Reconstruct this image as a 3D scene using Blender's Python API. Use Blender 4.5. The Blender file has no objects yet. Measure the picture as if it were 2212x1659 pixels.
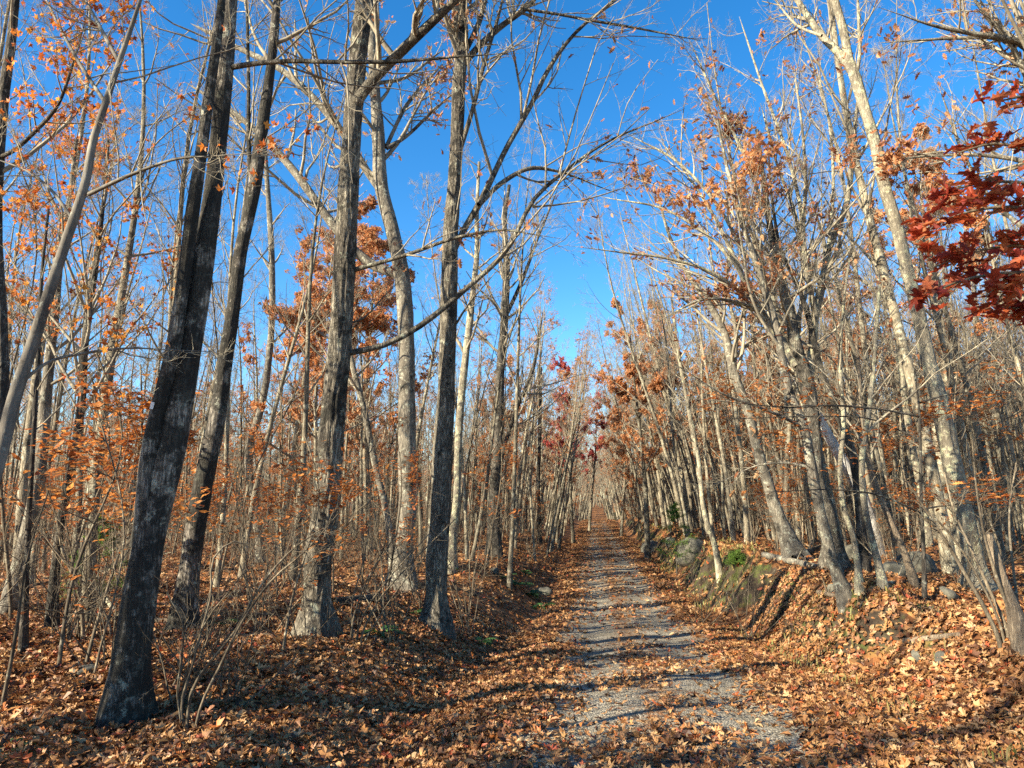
import bpy, math, random
import numpy as np
from mathutils import Vector, Matrix

# ------------------------------------------------------------------ camera, world, sun, exposure
scene = bpy.context.scene
COL = scene.collection
rng = np.random.default_rng(11)
random.seed(5)
F, CX, CY = 1500.0, 1106.0, 829.5            # focal length and centre, in photo units (2212 wide)
HORIZON = 1080.0
PITCH = math.atan((HORIZON - CY) / F)
CAM = np.array([0.0, 0.0, 1.6])

cam_data = bpy.data.cameras.new('camera')
cam = bpy.data.objects.new('camera', cam_data)
COL.objects.link(cam)
cam.location = CAM
cam.rotation_euler = (math.pi / 2 + PITCH, 0, 0)
cam_data.sensor_width = 36.0
cam_data.lens = 36.0 * F / 2212.0
cam_data.clip_start = 0.05
cam_data.clip_end = 4000
scene.camera = cam

SUN_AZ = (-0.86, -0.51)
SUN_EL = math.radians(26)
az = Vector((SUN_AZ[0], SUN_AZ[1], 0)).normalized()
to_sun = Vector((az.x * math.cos(SUN_EL), az.y * math.cos(SUN_EL), math.sin(SUN_EL)))
world = bpy.data.worlds.new('World')
scene.world = world
world.use_nodes = True
wn = world.node_tree
wn.nodes.clear()
w_out = wn.nodes.new('ShaderNodeOutputWorld')
w_bg = wn.nodes.new('ShaderNodeBackground')
w_bg.inputs['Strength'].default_value = 0.088
sky = wn.nodes.new('ShaderNodeTexSky')
sky.sky_type = 'NISHITA'
sky.sun_disc = False
sky.sun_elevation = SUN_EL
sky.sun_rotation = math.atan2(az.x, az.y)
sky.altitude = 300
sky.air_density = 1.0
sky.dust_density = 0.25
sky.ozone_density = 2.8
w_hs = wn.nodes.new('ShaderNodeHueSaturation')
w_hs.inputs['Saturation'].default_value = 1.34
wn.links.new(sky.outputs[0], w_hs.inputs['Color'])
wn.links.new(w_hs.outputs[0], w_bg.inputs['Color'])
wn.links.new(w_bg.outputs[0], w_out.inputs['Surface'])

sun_data = bpy.data.lights.new('sun', 'SUN')
sun_data.energy = 5.0
sun_data.angle = math.radians(0.5)
sun_data.color = (1.0, 0.89, 0.70)
sun = bpy.data.objects.new('sun', sun_data)
COL.objects.link(sun)
sun.rotation_euler = to_sun.to_track_quat('Z', 'Y').to_euler()
sun.location = (-20, -10, 30)

scene.view_settings.view_transform = 'Standard'
scene.view_settings.look = 'None'
scene.view_settings.gamma = 1.0
scene.view_settings.use_curve_mapping = False
scene.view_settings.exposure = 1.75
scene.render.engine = 'CYCLES'
scene.cycles.max_bounces = 5
scene.cycles.diffuse_bounces = 3
scene.cycles.transmission_bounces = 2
scene.cycles.use_denoising = False
scene.render.filter_size = 1.1

# ------------------------------------------------------------------ helpers: noise, projection, terrain
_nr = np.random.default_rng(3)
_K = []
for wl, n in ((14, 6), (5, 8), (1.9, 10), (0.75, 10), (0.32, 12)):
    ang = _nr.uniform(0, 2 * np.pi, n)
    k = 2 * np.pi / (wl * _nr.uniform(0.7, 1.3, n))
    _K.append((k * np.cos(ang), k * np.sin(ang), _nr.uniform(0, 6.28, n), n))


def wav(i, x, y):
    kx, ky, ph, n = _K[i]
    x = np.asarray(x, float)[..., None]
    y = np.asarray(y, float)[..., None]
    return np.sin(x * kx + y * ky + ph).sum(-1) / math.sqrt(n)


def smooth_table(pts, w=2.0):
    yy = np.arange(-60, 900, 0.5)
    zz = np.interp(yy, [p[0] for p in pts], [p[1] for p in pts])
    g = np.exp(-0.5 * (np.arange(-16, 17) * 0.5 / w) ** 2)
    g /= g.sum()
    return yy, np.convolve(np.pad(zz, 16, mode='edge'), g, mode='valid')


T_ROAD = smooth_table([(-60, .4), (-30, .2), (0, 0.02), (4, 0), (6.6, -.22), (12, -.8), (21, -1.3), (32, -1.15), (50, -1.1), (70, -.85),
                       (83, -.7), (95, -1.15), (115, -2.3), (139, -2.3), (160, -1.5), (180, -.5), (200, -.2), (260, .3)])
T_LEFT = smooth_table([(-60, .3), (0, .05), (5, 0), (9, 0.02), (15, -.25), (30, -.5), (60, -.6), (84, -.2), (110, -.8), (139, -1.2), (180, .8), (300, .8)])
T_RIGHT = smooth_table([(-60, .5), (0, .35), (5, .3), (8, .3), (11, .15), (22, 0), (35, -.1), (60, 0), (84, .3), (139, -.5), (180, 1.5), (300, 2)])


def xc(y):
    y = np.asarray(y, float)
    return 0.5 + 0.117 * y + 0.15 * np.sin(y * 0.07)


def sstep(a, b, t):
    t = np.clip((t - a) / (b - a), 0, 1)
    return t * t * (3 - 2 * t)


def ground(x, y):
    x = np.asarray(x, float)
    y = np.asarray(y, float)
    u = x - xc(y)
    r = np.interp(y, *T_ROAD)
    l = np.interp(y, *T_LEFT)
    q = np.interp(y, *T_RIGHT)
    nb = 0.45 * wav(2, x * 0.3, y) + 0.3 * wav(1, x * 0.2, y)
    sl = sstep(-2.1, -4.2 - 0.6 * nb, u)
    nr_ = 1 - sstep(4.5, 9.5, y)
    sr = sstep(2.25 + 0.25 * nb + 0.45 * nr_, 3.5 + 0.55 * nb + 1.1 * nr_, u)
    z = r * (1 - sl - sr) + l * sl + q * sr
    z = z - 0.10 * np.exp(-((u + 2.15) / 0.45) ** 2) - 0.06 * np.exp(-((u - 2.2) / 0.35) ** 2)
    z = z - 0.035 * (np.exp(-((u + 0.75) / 0.28) ** 2) + np.exp(-((u - 0.75) / 0.28) ** 2))
    off = sl + sr
    z = z + off * (0.10 * wav(1, x, y) + 0.055 * wav(2, x, y) + 0.025 * wav(3, x, y)) + 0.008 * wav(3, x, y)
    lump = sr * (1 - sstep(3.6, 5.5, u))
    z = z + lump * (0.11 * wav(2, x * 1.4 + 9, y * 1.4) + 0.07 * wav(3, x + 4, y) + 0.035 * wav(4, x, y))
    z = z - 0.03 * np.clip(-u - 12, 0, 60) + 0.05 * np.clip(u - 8, 0, 70)
    return z


def px_dir(x, y):
    a = (x - CX) / F
    b = (CY - y) / F
    return np.array([a, math.cos(PITCH) - b * math.sin(PITCH), math.sin(PITCH) + b * math.cos(PITCH)])


def px_at(x, y, D):
    d = px_dir(x, y)
    t = D / d[1]
    return CAM + d * t, t


def px_ground(x, y):
    d = px_dir(x, y)
    t = np.concatenate([np.arange(2, 40, 0.02), np.arange(40, 250, 0.2)])
    P = CAM + d * t[:, None]
    below = np.nonzero(P[:, 2] < ground(P[:, 0], P[:, 1]))[0]
    return P[below[0]] if len(below) else P[-1]


def to_px(p):
    v = np.asarray(p, float) - CAM
    dep = v[1] * math.cos(PITCH) + v[2] * math.sin(PITCH)
    up = -v[1] * math.sin(PITCH) + v[2] * math.cos(PITCH)
    return CX + F * v[0] / dep, CY - F * up / dep, dep


# ------------------------------------------------------------------ mesh building
class MB:
    def __init__(self):
        self.V, self.Q, self.T, self.n = [], [], [], 0

    def add(self, V, Q=None, T=None):
        V = np.asarray(V, float).reshape(-1, 3)
        if Q is not None and len(Q):
            self.Q.append(np.asarray(Q, np.int64).reshape(-1, 4) + self.n)
        if T is not None and len(T):
            self.T.append(np.asarray(T, np.int64).reshape(-1, 3) + self.n)
        self.V.append(V)
        self.n += len(V)

    def mesh(self, name, mat, smooth=True, origin=None):
        V = np.concatenate(self.V) if self.V else np.zeros((0, 3))
        if origin is not None:
            V = V - np.asarray(origin)
        Q = np.concatenate(self.Q) if self.Q else np.zeros((0, 4), np.int64)
        T = np.concatenate(self.T) if self.T else np.zeros((0, 3), np.int64)
        me = bpy.data.meshes.new(name)
        me.vertices.add(len(V))
        me.vertices.foreach_set('co', V.astype(np.float32).ravel())
        lp = np.concatenate([Q.ravel(), T.ravel()]).astype(np.int32)
        me.loops.add(len(lp))
        me.loops.foreach_set('vertex_index', lp)
        nq, nt = len(Q), len(T)
        me.polygons.add(nq + nt)
        st = np.concatenate([np.arange(nq) * 4, nq * 4 + np.arange(nt) * 3]).astype(np.int32)
        me.polygons.foreach_set('loop_start', st)
        me.polygons.foreach_set('use_smooth', np.full(nq + nt, smooth, dtype=bool))
        me.update(calc_edges=True)
        if mat is not None:
            me.materials.append(mat)
        return me

    def tris(self):
        return sum(len(q) * 2 for q in self.Q) + sum(len(t) for t in self.T)


def unit(v):
    return v / np.maximum(np.linalg.norm(v, axis=-1, keepdims=True), 1e-9)


def tubes(mb, P, R, sides, bark=None, cap=False):
    """P (N,S,3), R (N,S): N tubes at once; bark: function(theta, s) giving a radius factor"""
    P = np.asarray(P, float)
    R = np.asarray(R, float)
    if P.ndim == 2:
        P, R = P[None], R[None]
    N, S, _ = P.shape
    if N == 0:
        return
    tan = unit(np.gradient(P, axis=1))
    mean = unit(tan.mean(1))
    ref = np.where(np.abs(mean[:, 0:1]) < 0.7, np.array([[1.0, 0, 0]]), np.array([[0, 1.0, 0]]))
    a = unit(np.cross(tan, ref[:, None, :]))
    b = np.cross(tan, a)
    th = np.arange(sides) / sides * 2 * np.pi
    rr = R[:, :, None] * np.ones(sides)
    if bark is not None:
        L = np.concatenate([np.zeros((N, 1)), np.cumsum(np.linalg.norm(np.diff(P, axis=1), axis=-1), 1)], 1)
        rr = rr * bark(th[None, None, :], L[:, :, None])
    V = P[:, :, None, :] + rr[..., None] * (a[:, :, None, :] * np.cos(th)[:, None] + b[:, :, None, :] * np.sin(th)[:, None])
    i = np.arange(S - 1)[:, None]
    j = np.arange(sides)[None, :]
    q = np.stack([i * sides + j, (i + 1) * sides + j, (i + 1) * sides + (j + 1) % sides, i * sides + (j + 1) % sides], -1).reshape(-1, 4)
    Q = (q[None] + (np.arange(N) * S * sides)[:, None, None]).reshape(-1, 4)
    T = None
    V = V.reshape(-1, 3)
    if cap:
        k = len(V)
        V = np.concatenate([V, P[:, -1]])
        jj = np.arange(sides)
        T = np.concatenate([np.stack([n * S * sides + (S - 1) * sides + jj, n * S * sides + (S - 1) * sides + (jj + 1) % sides, np.full(sides, k + n)], -1) for n in range(N)])
        T = T[:, [0, 2, 1]][:, ::-1]
    mb.add(V, Q, T)


def catmull(P, n):
    P = np.asarray(P, float)
    m = len(P)
    d = np.concatenate([[0], np.cumsum(np.linalg.norm(np.diff(P[:, :3], axis=0), axis=1))])
    s = np.linspace(0, d[-1], n)
    tang = np.gradient(P, d, axis=0)
    k = np.clip(np.searchsorted(d, s, side='right') - 1, 0, m - 2)
    h = (d[k + 1] - d[k])[:, None]
    t = ((s - d[k]) / (d[k + 1] - d[k]))[:, None]
    return ((2 * t ** 3 - 3 * t ** 2 + 1) * P[k] + (t ** 3 - 2 * t ** 2 + t) * h * tang[k] + (-2 * t ** 3 + 3 * t ** 2) * P[k + 1] + (t ** 3 - t ** 2) * h * tang[k + 1])


def grow(r, start, d, length, S, wander, up):
    pts = [start]
    d = unit(d)
    step = (length / (S - 1))[:, None]
    for k in range(S - 1):
        d = d + r.normal(0, wander, d.shape)
        d[:, 2] += up
        d = unit(d)
        pts.append(pts[-1] + d * step)
    return np.stack(pts, 1)


def sprout(r, P, R, n, t0, t1, ang, ang_sd, lr, rr, S, wander, up, rmin=0.0022, taper=0.35, lmin=0.12):
    """n children on each parent tube, all at once"""
    N, SP, _ = P.shape
    par = np.repeat(np.arange(N), n)
    t = np.clip(r.uniform(t0, t1, N * n), 0, 0.995) * (SP - 1)
    k = np.minimum(t.astype(int), SP - 2)
    f = (t - k)[:, None]
    pos = P[par, k] * (1 - f) + P[par, k + 1] * f
    tan = unit(P[par, k + 1] - P[par, k])
    rad = R[par, k] * (1 - f[:, 0]) + R[par, k + 1] * f[:, 0]
    perp = unit(np.cross(tan, r.normal(0, 1, tan.shape)))
    perp[:, 2] += 0.15
    perp = unit(perp)
    a = np.radians(r.normal(ang, ang_sd, N * n))[:, None]
    d = tan * np.cos(a) + perp * np.sin(a)
    plen = np.linalg.norm(np.diff(P, axis=1), axis=-1).sum(1)[par]
    L = np.maximum(plen * lr * (1 - 0.55 * t / (SP - 1)) * r.uniform(0.6, 1.3, N * n), lmin)
    C = grow(r, pos, d, L, S, wander, up)
    r0 = np.maximum(rad * rr * r.uniform(0.75, 1.1, N * n), rmin)
    RC = np.maximum(r0[:, None] * np.linspace(1, taper, S), rmin * 0.55)
    return C, RC


# leaf shapes: outline fan with a fold and a curl
def leaf_shape(kind, curl=0.25, fold=0.2, seed=0):
    r = np.random.default_rng(seed)
    if kind == 'maple':
        pol = [(270, .18), (300, .42), (335, .78), (352, .46), (25, .98), (58, .50), (90, 1.08), (122, .50), (155, .98), (188, .46), (205, .78), (240, .42)]
        pts = np.array([(ra * math.cos(math.radians(an)), ra * math.sin(math.radians(an))) for an, ra in pol]) * 0.55
    elif kind == 'oak':
        half = [(0.05, -.98), (0.16, -.66), (0.42, -.52), (0.18, -.30), (0.56, -.06), (0.22, .14), (0.52, .48), (0.20, .56), (0.26, .86)]
        pts = np.array(half + [(0, 1.0)] + [(-x, y) for x, y in half[::-1]]) * 0.55
    elif kind == 'beech':
        half = [(0.02, -.95), (0.36, -.45), (0.42, .1), (0.24, .62)]
        pts = np.array(half + [(0, 1.0)] + [(-x, y) for x, y in half[::-1]]) * 0.5
    else:
        pts = np.array([(0, -.55), (.36, -.05), (0, .55), (-.36, -.05)])
        x, y = pts[:, 0], pts[:, 1]
        V = np.stack([x, y, np.abs(x) * fold * 2 + curl * y * y], 1)
        return V, np.array([(0, 1, 2), (0, 2, 3)])
    pts = pts * (1 + r.normal(0, 0.06, pts.shape))
    x, y = pts[:, 0], pts[:, 1]
    z = np.abs(x) * fold + curl * (x * x + y * y) * np.sign(np.sin(seed * 1.7 + 0.5)) + r.normal(0, 0.035, len(x))
    V = np.concatenate([np.stack([x, y, z], 1), [[0, 0.02, 0]]])
    n = len(pts)
    T = np.array([(i, (i + 1) % n, n) for i in range(n)])
    return V, T


def rand_rot(r, n, flat=None):
    """random rotations; flat: max tilt in radians"""
    a = r.uniform(0, 2 * np.pi, n)
    ca, sa = np.cos(a), np.sin(a)
    Z = np.zeros((n, 3, 3))
    Z[:, 0, 0], Z[:, 0, 1], Z[:, 1, 0], Z[:, 1, 1], Z[:, 2, 2] = ca, -sa, sa, ca, 1
    tilt = (np.arccos(r.uniform(-1, 1, n)) if flat is None else np.abs(r.normal(0, flat, n)))
    ax = r.uniform(0, 2 * np.pi, n)
    k = np.stack([np.cos(ax), np.sin(ax), np.zeros(n)], 1)
    c, s = np.cos(tilt), np.sin(tilt)
    K = np.zeros((n, 3, 3))
    K[:, 0, 1], K[:, 0, 2], K[:, 1, 0], K[:, 1, 2], K[:, 2, 0], K[:, 2, 1] = -k[:, 2], k[:, 1], k[:, 2], -k[:, 0], -k[:, 1], k[:, 0]
    M = np.eye(3) + s[:, None, None] * K + (1 - c)[:, None, None] * (K @ K)
    return M @ Z


def leaves_at(mb, r, pos, size, kinds, flat=None):
    n = len(pos)
    if n == 0:
        return
    Rm = rand_rot(r, n, flat)
    pick = r.integers(0, len(kinds), n)
    for i, (V, T) in enumerate(kinds):
        m = np.nonzero(pick == i)[0]
        if not len(m):
            continue
        W = np.einsum('nij,kj->nki', Rm[m], V) * size[m][:, None, None] + pos[m][:, None, :]
        mb.add(W.reshape(-1, 3), None, (T[None] + (np.arange(len(m)) * len(V))[:, None, None]).reshape(-1, 3))


def trilobe(seed):
    r = np.random.default_rng(seed)
    V, T = [], []
    for a, l in ((-0.75, .78), (0.05, 1.0), (0.8, .75)):
        a += r.normal(0, .12)
        dx, dy = math.sin(a), math.cos(a)
        k = len(V)
        V += [(0, -.5, 0), (dx * l * .5 + dy * .14, -.5 + dy * l * .55 - dx * .14, .10), (dx * l, -.5 + dy * l, r.normal(-.05, .12)), (dx * l * .5 - dy * .14, -.5 + dy * l * .55 + dx * .14, .04)]
        T += [(k, k + 1, k + 2), (k, k + 2, k + 3)]
    return np.array(V), np.array(T)


LOBED = [trilobe(s) for s in range(4)]
KITE = [leaf_shape('kite', .5, .35), leaf_shape('kite', -.7, .2), leaf_shape('kite', .9, -.4)]
MAPLE = [leaf_shape('maple', [.5, .9, .3, 1.1][s], [.5, .3, .8, .55][s], s + 1) for s in range(4)]
OAK = [leaf_shape('oak', .3, .3, s) for s in (1, 2, 3)]
BEECH = [leaf_shape('beech', .35, .3, s) for s in (1, 2)]


# ------------------------------------------------------------------ materials
def new_mat(name):
    m = bpy.data.materials.new(name)
    m.use_nodes = True
    nt = m.node_tree
    nt.nodes.clear()
    out = nt.nodes.new('ShaderNodeOutputMaterial')
    return m, nt, out


def N(nt, kind, **kw):
    n = nt.nodes.new(kind)
    for k, v in kw.items():
        if k in n.inputs:
            n.inputs[k].default_value = v
        else:
            setattr(n, k, v)
    return n


def ramp(nt, stops, interp='LINEAR'):
    n = nt.nodes.new('ShaderNodeValToRGB')
    n.color_ramp.interpolation = interp
    el = n.color_ramp.elements
    while len(el) < len(stops):
        el.new(0.5)
    for e, (p, c) in zip(el, stops):
        e.position = p
        e.color = (*c, 1) if len(c) == 3 else c
    return n


def mixc(nt, fac, a, b, kind='MIX'):
    n = nt.nodes.new('ShaderNodeMix')
    n.data_type = 'RGBA'
    n.blend_type = kind
    for s, v in ((n.inputs[0], fac), (n.inputs[6], a), (n.inputs[7], b)):
        if hasattr(v, 'is_output') or isinstance(v, bpy.types.NodeSocket):
            nt.links.new(v, s)
        elif isinstance(v, (int, float)):
            s.default_value = v
        else:
            s.default_value = (*v, 1)
    return n.outputs[2]


def mathn(nt, op, a, b=None, clamp=False):
    n = nt.nodes.new('ShaderNodeMath')
    n.operation = op
    n.use_clamp = clamp
    for s, v in ((n.inputs[0], a), (n.inputs[1], b)):
        if v is None:
            continue
        if isinstance(v, bpy.types.NodeSocket):
            nt.links.new(v, s)
        else:
            s.default_value = v
    return n.outputs[0]


def bark_mat(name, dark, light, lichen, lichen_amt, moss=0.0, furrow=1.0, scale=1.0, per_object=0.0, birch=False):
    m, nt, out = new_mat(name)
    L = nt.links
    tc = N(nt, 'ShaderNodeTexCoord')
    oi = N(nt, 'ShaderNodeObjectInfo')
    off = mathn(nt, 'MULTIPLY', oi.outputs['Random'], 37.0)
    mp = N(nt, 'ShaderNodeMapping')
    mp.inputs['Scale'].default_value = (34 * scale, 34 * scale, 5.5 * scale) if not birch else (8, 8, 34)
    L.new(tc.outputs['Object'], mp.inputs['Vector'])
    n1 = N(nt, 'ShaderNodeTexNoise', noise_dimensions='4D', Scale=1.0, Detail=4.0, Roughness=0.62, Distortion=0.4)
    L.new(mp.outputs[0], n1.inputs['Vector'])
    L.new(off, n1.inputs['W'])
    ridge = mathn(nt, 'ABSOLUTE', mathn(nt, 'SUBTRACT', n1.outputs['Fac'], 0.5))
    ridge = mathn(nt, 'MULTIPLY', ridge, 5.0, True)
    n2 = N(nt, 'ShaderNodeTexNoise', noise_dimensions='4D', Scale=2.6, Detail=5.0, Roughness=0.7)
    mp2 = N(nt, 'ShaderNodeMapping')
    mp2.inputs['Scale'].default_value = (1.6, 1.6, 0.55)
    L.new(tc.outputs['Object'], mp2.inputs['Vector'])
    L.new(mp2.outputs[0], n2.inputs['Vector'])
    L.new(off, n2.inputs['W'])
    base = mixc(nt, ridge, dark, light)
    tone = ramp(nt, [(0.36, (0.45, 0.43, 0.42)), (0.52, (0.85, 0.83, 0.8)), (0.66, (1.3, 1.28, 1.2))])
    L.new(n2.outputs['Fac'], tone.inputs[0])
    col = mixc(nt, 1.0, base, tone.outputs[0], 'MULTIPLY')
    # lichen: pale crusty plates
    n3 = N(nt, 'ShaderNodeTexNoise', noise_dimensions='4D', Scale=7.0, Detail=7.0, Roughness=0.78)
    L.new(tc.outputs['Object'], n3.inputs['Vector'])
    L.new(mathn(nt, 'ADD', off, 5.0), n3.inputs['W'])
    lm = ramp(nt, [(0.62 - lichen_amt, (0, 0, 0)), (0.66 - lichen_amt, (1, 1, 1))])
    L.new(n3.outputs['Fac'], lm.inputs[0])
    col = mixc(nt, mathn(nt, 'MULTIPLY', lm.outputs[0], 0.62), col, lichen)
    if moss > 0:      # dark moss and black algae patches that grow on the bark
        n4 = N(nt, 'ShaderNodeTexNoise', noise_dimensions='4D', Scale=2.1, Detail=6.0, Roughness=0.75)
        L.new(tc.outputs['Object'], n4.inputs['Vector'])
        L.new(mathn(nt, 'ADD', off, 11.0), n4.inputs['W'])
        mm = ramp(nt, [(0.60 - moss * 0.2, (0, 0, 0)), (0.66 - moss * 0.2, (1, 1, 1))])
        L.new(n4.outputs['Fac'], mm.inputs[0])
        col = mixc(nt, mathn(nt, 'MULTIPLY', mm.outputs[0], 0.85), col, (0.022, 0.021, 0.017))
    if birch:
        mp4 = N(nt, 'ShaderNodeMapping')
        mp4.inputs['Scale'].default_value = (5, 5, 30)
        L.new(tc.outputs['Object'], mp4.inputs['Vector'])
        n5 = N(nt, 'ShaderNodeTexNoise', Scale=1.0, Detail=2.0)
        L.new(mp4.outputs[0], n5.inputs['Vector'])
        bm_ = ramp(nt, [(0.62, (0, 0, 0)), (0.67, (1, 1, 1))])
        L.new(n5.outputs['Fac'], bm_.inputs[0])
        col = mixc(nt, bm_.outputs[0], col, (0.05, 0.045, 0.04))
    if per_object > 0:
        pr = ramp(nt, [(0.0, (1 - per_object, 1 - per_object, 1 - per_object)), (0.5, (1, .98, .95)), (1.0, (1 + per_object, 1 + per_object * .95, 1 + per_object * .8))])
        L.new(oi.outputs['Random'], pr.inputs[0])
        col = mixc(nt, 1.0, col, pr.outputs[0], 'MULTIPLY')
    bs = N(nt, 'ShaderNodeBsdfPrincipled', Roughness=0.9)
    bs.inputs['Specular IOR Level'].default_value = 0.15
    L.new(col, bs.inputs['Base Color'])
    bp = N(nt, 'ShaderNodeBump', Strength=0.9 * furrow, Distance=0.03 * furrow)
    L.new(mathn(nt, 'ADD', ridge, mathn(nt, 'MULTIPLY', n3.outputs['Fac'], 0.5)), bp.inputs['Height'])
    L.new(bp.outputs[0], bs.inputs['Normal'])
    L.new(bs.outputs[0], out.inputs['Surface'])
    return m


def leaf_mat(name, stops, transl=0.35, rnd='ISLAND', gloss=0.35):
    m, nt, out = new_mat(name)
    L = nt.links
    if rnd == 'ISLAND':
        src = N(nt, 'ShaderNodeNewGeometry').outputs['Random Per Island']
    else:
        src = N(nt, 'ShaderNodeObjectInfo').outputs['Random']
    rp = ramp(nt, stops)
    L.new(src, rp.inputs[0])
    tc = N(nt, 'ShaderNodeTexCoord')
    nz = N(nt, 'ShaderNodeTexNoise', Scale=9.0, Detail=3.0)
    L.new(tc.outputs['Object'], nz.inputs['Vector'])
    mot = ramp(nt, [(0.3, (0.72, 0.7, 0.66)), (0.7, (1.12, 1.1, 1.06))])
    L.new(nz.outputs['Fac'], mot.inputs[0])
    col = mixc(nt, 1.0, rp.outputs[0], mot.outputs[0], 'MULTIPLY')
    bs = N(nt, 'ShaderNodeBsdfPrincipled', Roughness=0.55)
    bs.inputs['Specular IOR Level'].default_value = gloss
    L.new(col, bs.inputs['Base Color'])
    tr = N(nt, 'ShaderNodeBsdfTranslucent')
    L.new(col, tr.inputs['Color'])
    mx = N(nt, 'ShaderNodeMixShader')
    mx.inputs[0].default_value = transl
    L.new(bs.outputs[0], mx.inputs[1])
    L.new(tr.outputs[0], mx.inputs[2])
    L.new(mx.outputs[0], out.inputs['Surface'])
    return m


def litter_colour(nt, L, vec):
    """leaf-sized cells of orange, tan, brown and dark"""
    vo = N(nt, 'ShaderNodeTexVoronoi', Scale=11.0, Randomness=1.0)
    L.new(vec, vo.inputs['Vector'])
    sep = N(nt, 'ShaderNodeSeparateColor')
    L.new(vo.outputs['Color'], sep.inputs[0])
    rp = ramp(nt, [(0.0, (0.035, 0.018, 0.010)), (0.25, (0.12, 0.05, 0.02)), (0.5, (0.24, 0.10, 0.035)), (0.75, (0.36, 0.17, 0.06)), (1.0, (0.46, 0.27, 0.12))])
    L.new(sep.outputs[0], rp.inputs[0])
    nz = N(nt, 'ShaderNodeTexNoise', Scale=0.7, Detail=4.0, Roughness=0.6)
    L.new(vec, nz.inputs['Vector'])
    tn = ramp(nt, [(0.3, (0.62, 0.58, 0.55)), (0.7, (1.12, 1.08, 1.0))])
    L.new(nz.outputs['Fac'], tn.inputs[0])
    col = mixc(nt, 1.0, rp.outputs[0], tn.outputs[0], 'MULTIPLY')
    return col, mathn(nt, 'ADD', sep.outputs[1], mathn(nt, 'MULTIPLY', vo.outputs['Distance'], 0.8))


def ground_mat():
    m, nt, out = new_mat('forest_floor')
    L = nt.links
    tc = N(nt, 'ShaderNodeTexCoord')
    vec = tc.outputs['Object']
    col, h = litter_colour(nt, L, vec)
    geo = N(nt, 'ShaderNodeNewGeometry')
    sx = N(nt, 'ShaderNodeSeparateXYZ')
    L.new(geo.outputs['Normal'], sx.inputs[0])
    nz = N(nt, 'ShaderNodeTexNoise', Scale=1.6, Detail=5.0, Roughness=0.7)
    L.new(vec, nz.inputs['Vector'])
    steep = mathn(nt, 'SUBTRACT', 0.79, sx.outputs['Z'])
    steep = mathn(nt, 'ADD', steep, mathn(nt, 'MULTIPLY', mathn(nt, 'SUBTRACT', nz.outputs['Fac'], 0.5), 0.5))
    soil_f = mathn(nt, 'MULTIPLY', steep, 9.0, True)
    nz2 = N(nt, 'ShaderNodeTexNoise', Scale=3.5, Detail=5.0, Roughness=0.7)
    L.new(vec, nz2.inputs['Vector'])
    soil = ramp(nt, [(0.35, (0.022, 0.015, 0.010)), (0.5, (0.055, 0.040, 0.024)), (0.58, (0.06, 0.065, 0.018)), (0.75, (0.11, 0.12, 0.03))])
    L.new(nz2.outputs['Fac'], soil.inputs[0])
    col = mixc(nt, soil_f, col, soil.outputs[0])
    bs = N(nt, 'ShaderNodeBsdfPrincipled', Roughness=0.85)
    bs.inputs['Specular IOR Level'].default_value = 0.2
    L.new(col, bs.inputs['Base Color'])
    bp = N(nt, 'ShaderNodeBump', Strength=0.8, Distance=0.05)
    L.new(mathn(nt, 'ADD', h, nz2.outputs['Fac']), bp.inputs['Height'])
    L.new(bp.outputs[0], bs.inputs['Normal'])
    L.new(bs.outputs[0], out.inputs['Surface'])
    return m


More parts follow.
